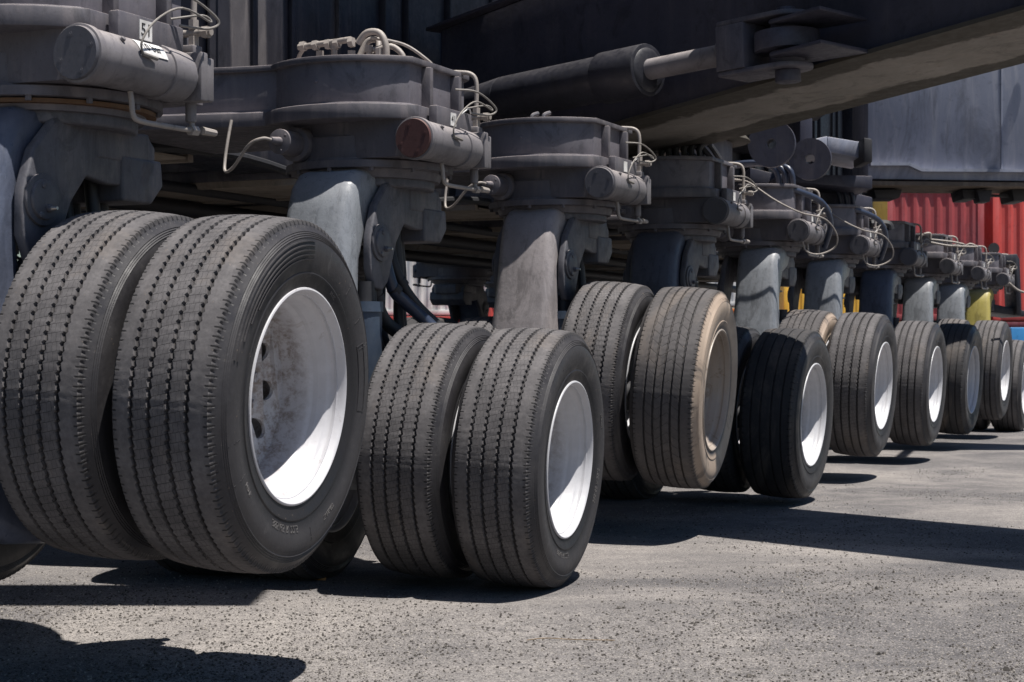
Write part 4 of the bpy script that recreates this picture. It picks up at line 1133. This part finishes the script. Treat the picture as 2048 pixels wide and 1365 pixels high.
# ------------------------------------------------------------------ containers and yard beyond
def container(X, Y, Z, Lx, H, mat, rz, label, group='shipping containers beyond the crane', depth=2.44):
    root = empty('shipping_container', (X, Y, Z), rz)
    tag(root, label, 'container', group)
    wall = MB(); p = .278; x = .16; y = 0.0; prof = [(0.15, .03)]
    while x < Lx - .3:
        prof += [(x, .03), (x + .07, .066 - .0), (x + .14, .066), (x + .21, .03)]; x += p
    prof.append((Lx - .15, .03))
    for sgn, y0 in ((1, 0.0), (-1, depth)):
        vs = []
        for (a, b) in prof: vs += [(a, y0 + sgn * b, .16), (a, y0 + sgn * b, H - .12)]
        wall.add(vs, [(2 * i, 2 * i + 2, 2 * i + 3, 2 * i + 1) for i in range(len(prof) - 1)])
    for x0 in (.02, Lx - .02): wall.add([(x0, .1, .16), (x0, depth - .1, .16), (x0, depth - .1, H - .12), (x0, .1, H - .12)], [(0, 1, 2, 3)])
    wall.build('corrugated_wall', mat, root, ang=20)
    fr = MB()
    for xx in (0, Lx - .15):
        for yy in (0, depth - .15): fr.box((xx, yy, .118), (xx + .15, yy + .15, H - .118))
    for yy in (0.005, depth - .155):
        fr.box((.15, yy, 0.02), (Lx - .15, yy + .15, .16)); fr.box((.15, yy, H - .12), (Lx - .15, yy + .08, H - .01))
    fr.build('frame', mat, root, bevel=.004)
    rf = MB(); rf.box((.05, .05, H - .05), (Lx - .05, depth - .05, H - .03)); rf.build('roof', mat, root)
    cc = MB()
    for xx in (0, Lx - .178):
        for zz in (0, H - .118):
            for yy in (-.004, depth - .158): cc.box((xx, yy, zz), (xx + .178, yy + .162, zz + .118))
    cc.build('corner_casting', mat, root, bevel=.004)
    return root
def cont_px(px, Y, tier, Lx, mat, label, rz=0.0, H=2.59, z0=0.0):
    X = (px - 1024) / 3400 * Y
    return container(X, Y, z0 + tier * 2.6, Lx, H, mat, rz, label)
cont_px(1773, 40, 0, 2.30, 'cmaroon', 'half height maroon container at the bottom of the stack, left of the dark gap', H=1.5)
container((1773 - 1024) / 3400 * 40, 40, 1.51, 2.30, 3.18, 'cred', 0, 'faded red container of the left stack, its ribs showing right of the yellow post')
cont_px(1986, 40.3, 0, 2.44, 'cmaroon', 'half height maroon container at the bottom of the stack, right of the dark gap', H=1.5)
container((1986 - 1024) / 3400 * 40.3, 40.3, 1.51, 2.44, 3.18, 'cred2', 0, 'bright red container at the right edge, right of the dark gap')
container((1950 - 1024) / 3400 * 43.5, 43.5, 0, 1.9, 2.59, 'cmaroon', 0, 'dark red container end seen in the gap, bottom of its stack')
container((1950 - 1024) / 3400 * 43.5, 43.5, 2.6, 1.9, 2.59, 'cmaroon', 0, 'dark red container end seen in the gap, top of its stack')
cont_px(1568, 60, 1, 6.06, 'cyellow', 'yellow container on top, seen below the fifth pod', H=2.1, z0=-1.2)
cont_px(1566, 60.4, 0, 6.06, 'cred', 'red container seen low between the arms of the fifth and sixth pods', H=1.38)
cont_px(1380, 58, 0, 2.6, 'corange', 'orange container seen just left of the fourth arm', H=2.2)
cont_px(1380, 58, .87, 2.6, 'cwhite', 'white container on top of the orange one left of the fourth arm')
cont_px(680, 50, 0, 5.2, 'cred2', 'bright red container seen under the chassis, below the white one', H=1.8)
cont_px(700, 50.3, .7, 5.6, 'cwhite', 'white container under the chassis, resting on the bright red one')
cont_px(1080, 46, 0, 2.6, 'cred2', 'bright red container seen just right of the second arm')
cont_px(930, 47, .12, 2.0, 'cred2', 'bright red container seen just left of the second arm', H=2.0)
cont_px(480, 62, 0, 12.19, 'cmaroon', 'far maroon container low behind the white and red pair', H=2.59)
cont_px(-300, 75, 0, 12.19, 'cwhite', 'far white container at the left beyond the wheels')
# blue skip at the right edge
mb = MB(); p = P(2022, 655, 36); q0 = P(2022, 692, 36)
mb.box((0, 0, 0), (2.4, 1.8, p.z - .0)); o = mb.build('skip', 'cblue', loc=(p.x, 36, 0), bevel=.03)
tag(o, 'bright blue steel skip standing at the right edge behind the last wheel', 'skip')
# yellow post
p = P(1746, 380, 30)
mb = MB(); mb.box((0, 0, 0), (.26, .3, 5.5)); mb.box((-.1, -.1, 0), (.36, .4, .03)); mb.box((-.02, -.015, 2.6), (.28, .315, 2.72))
o = mb.build('steel_post', 'post', loc=(p.x, 30, 0), bevel=.01); tag(o, 'tall yellow steel post standing left of the red containers', 'post')
# green railing
mb = MB(); p = P(1540, 600, 40)
for z in (.95, 1.25, 1.65): mb.cyl((0, 0, z), (1.0, 0, z), .035, .035, 10)
for x in (.02, .5, .98): mb.cyl((x, 0, 0), (x, 0, 1.68), .03, .03, 10)
o = mb.build('railing', 'green', loc=(p.x, 40, 0)); tag(o, 'green tubular railing seen between the fourth and fifth arms', 'railing')
# yellow rounded hood beyond the last arm
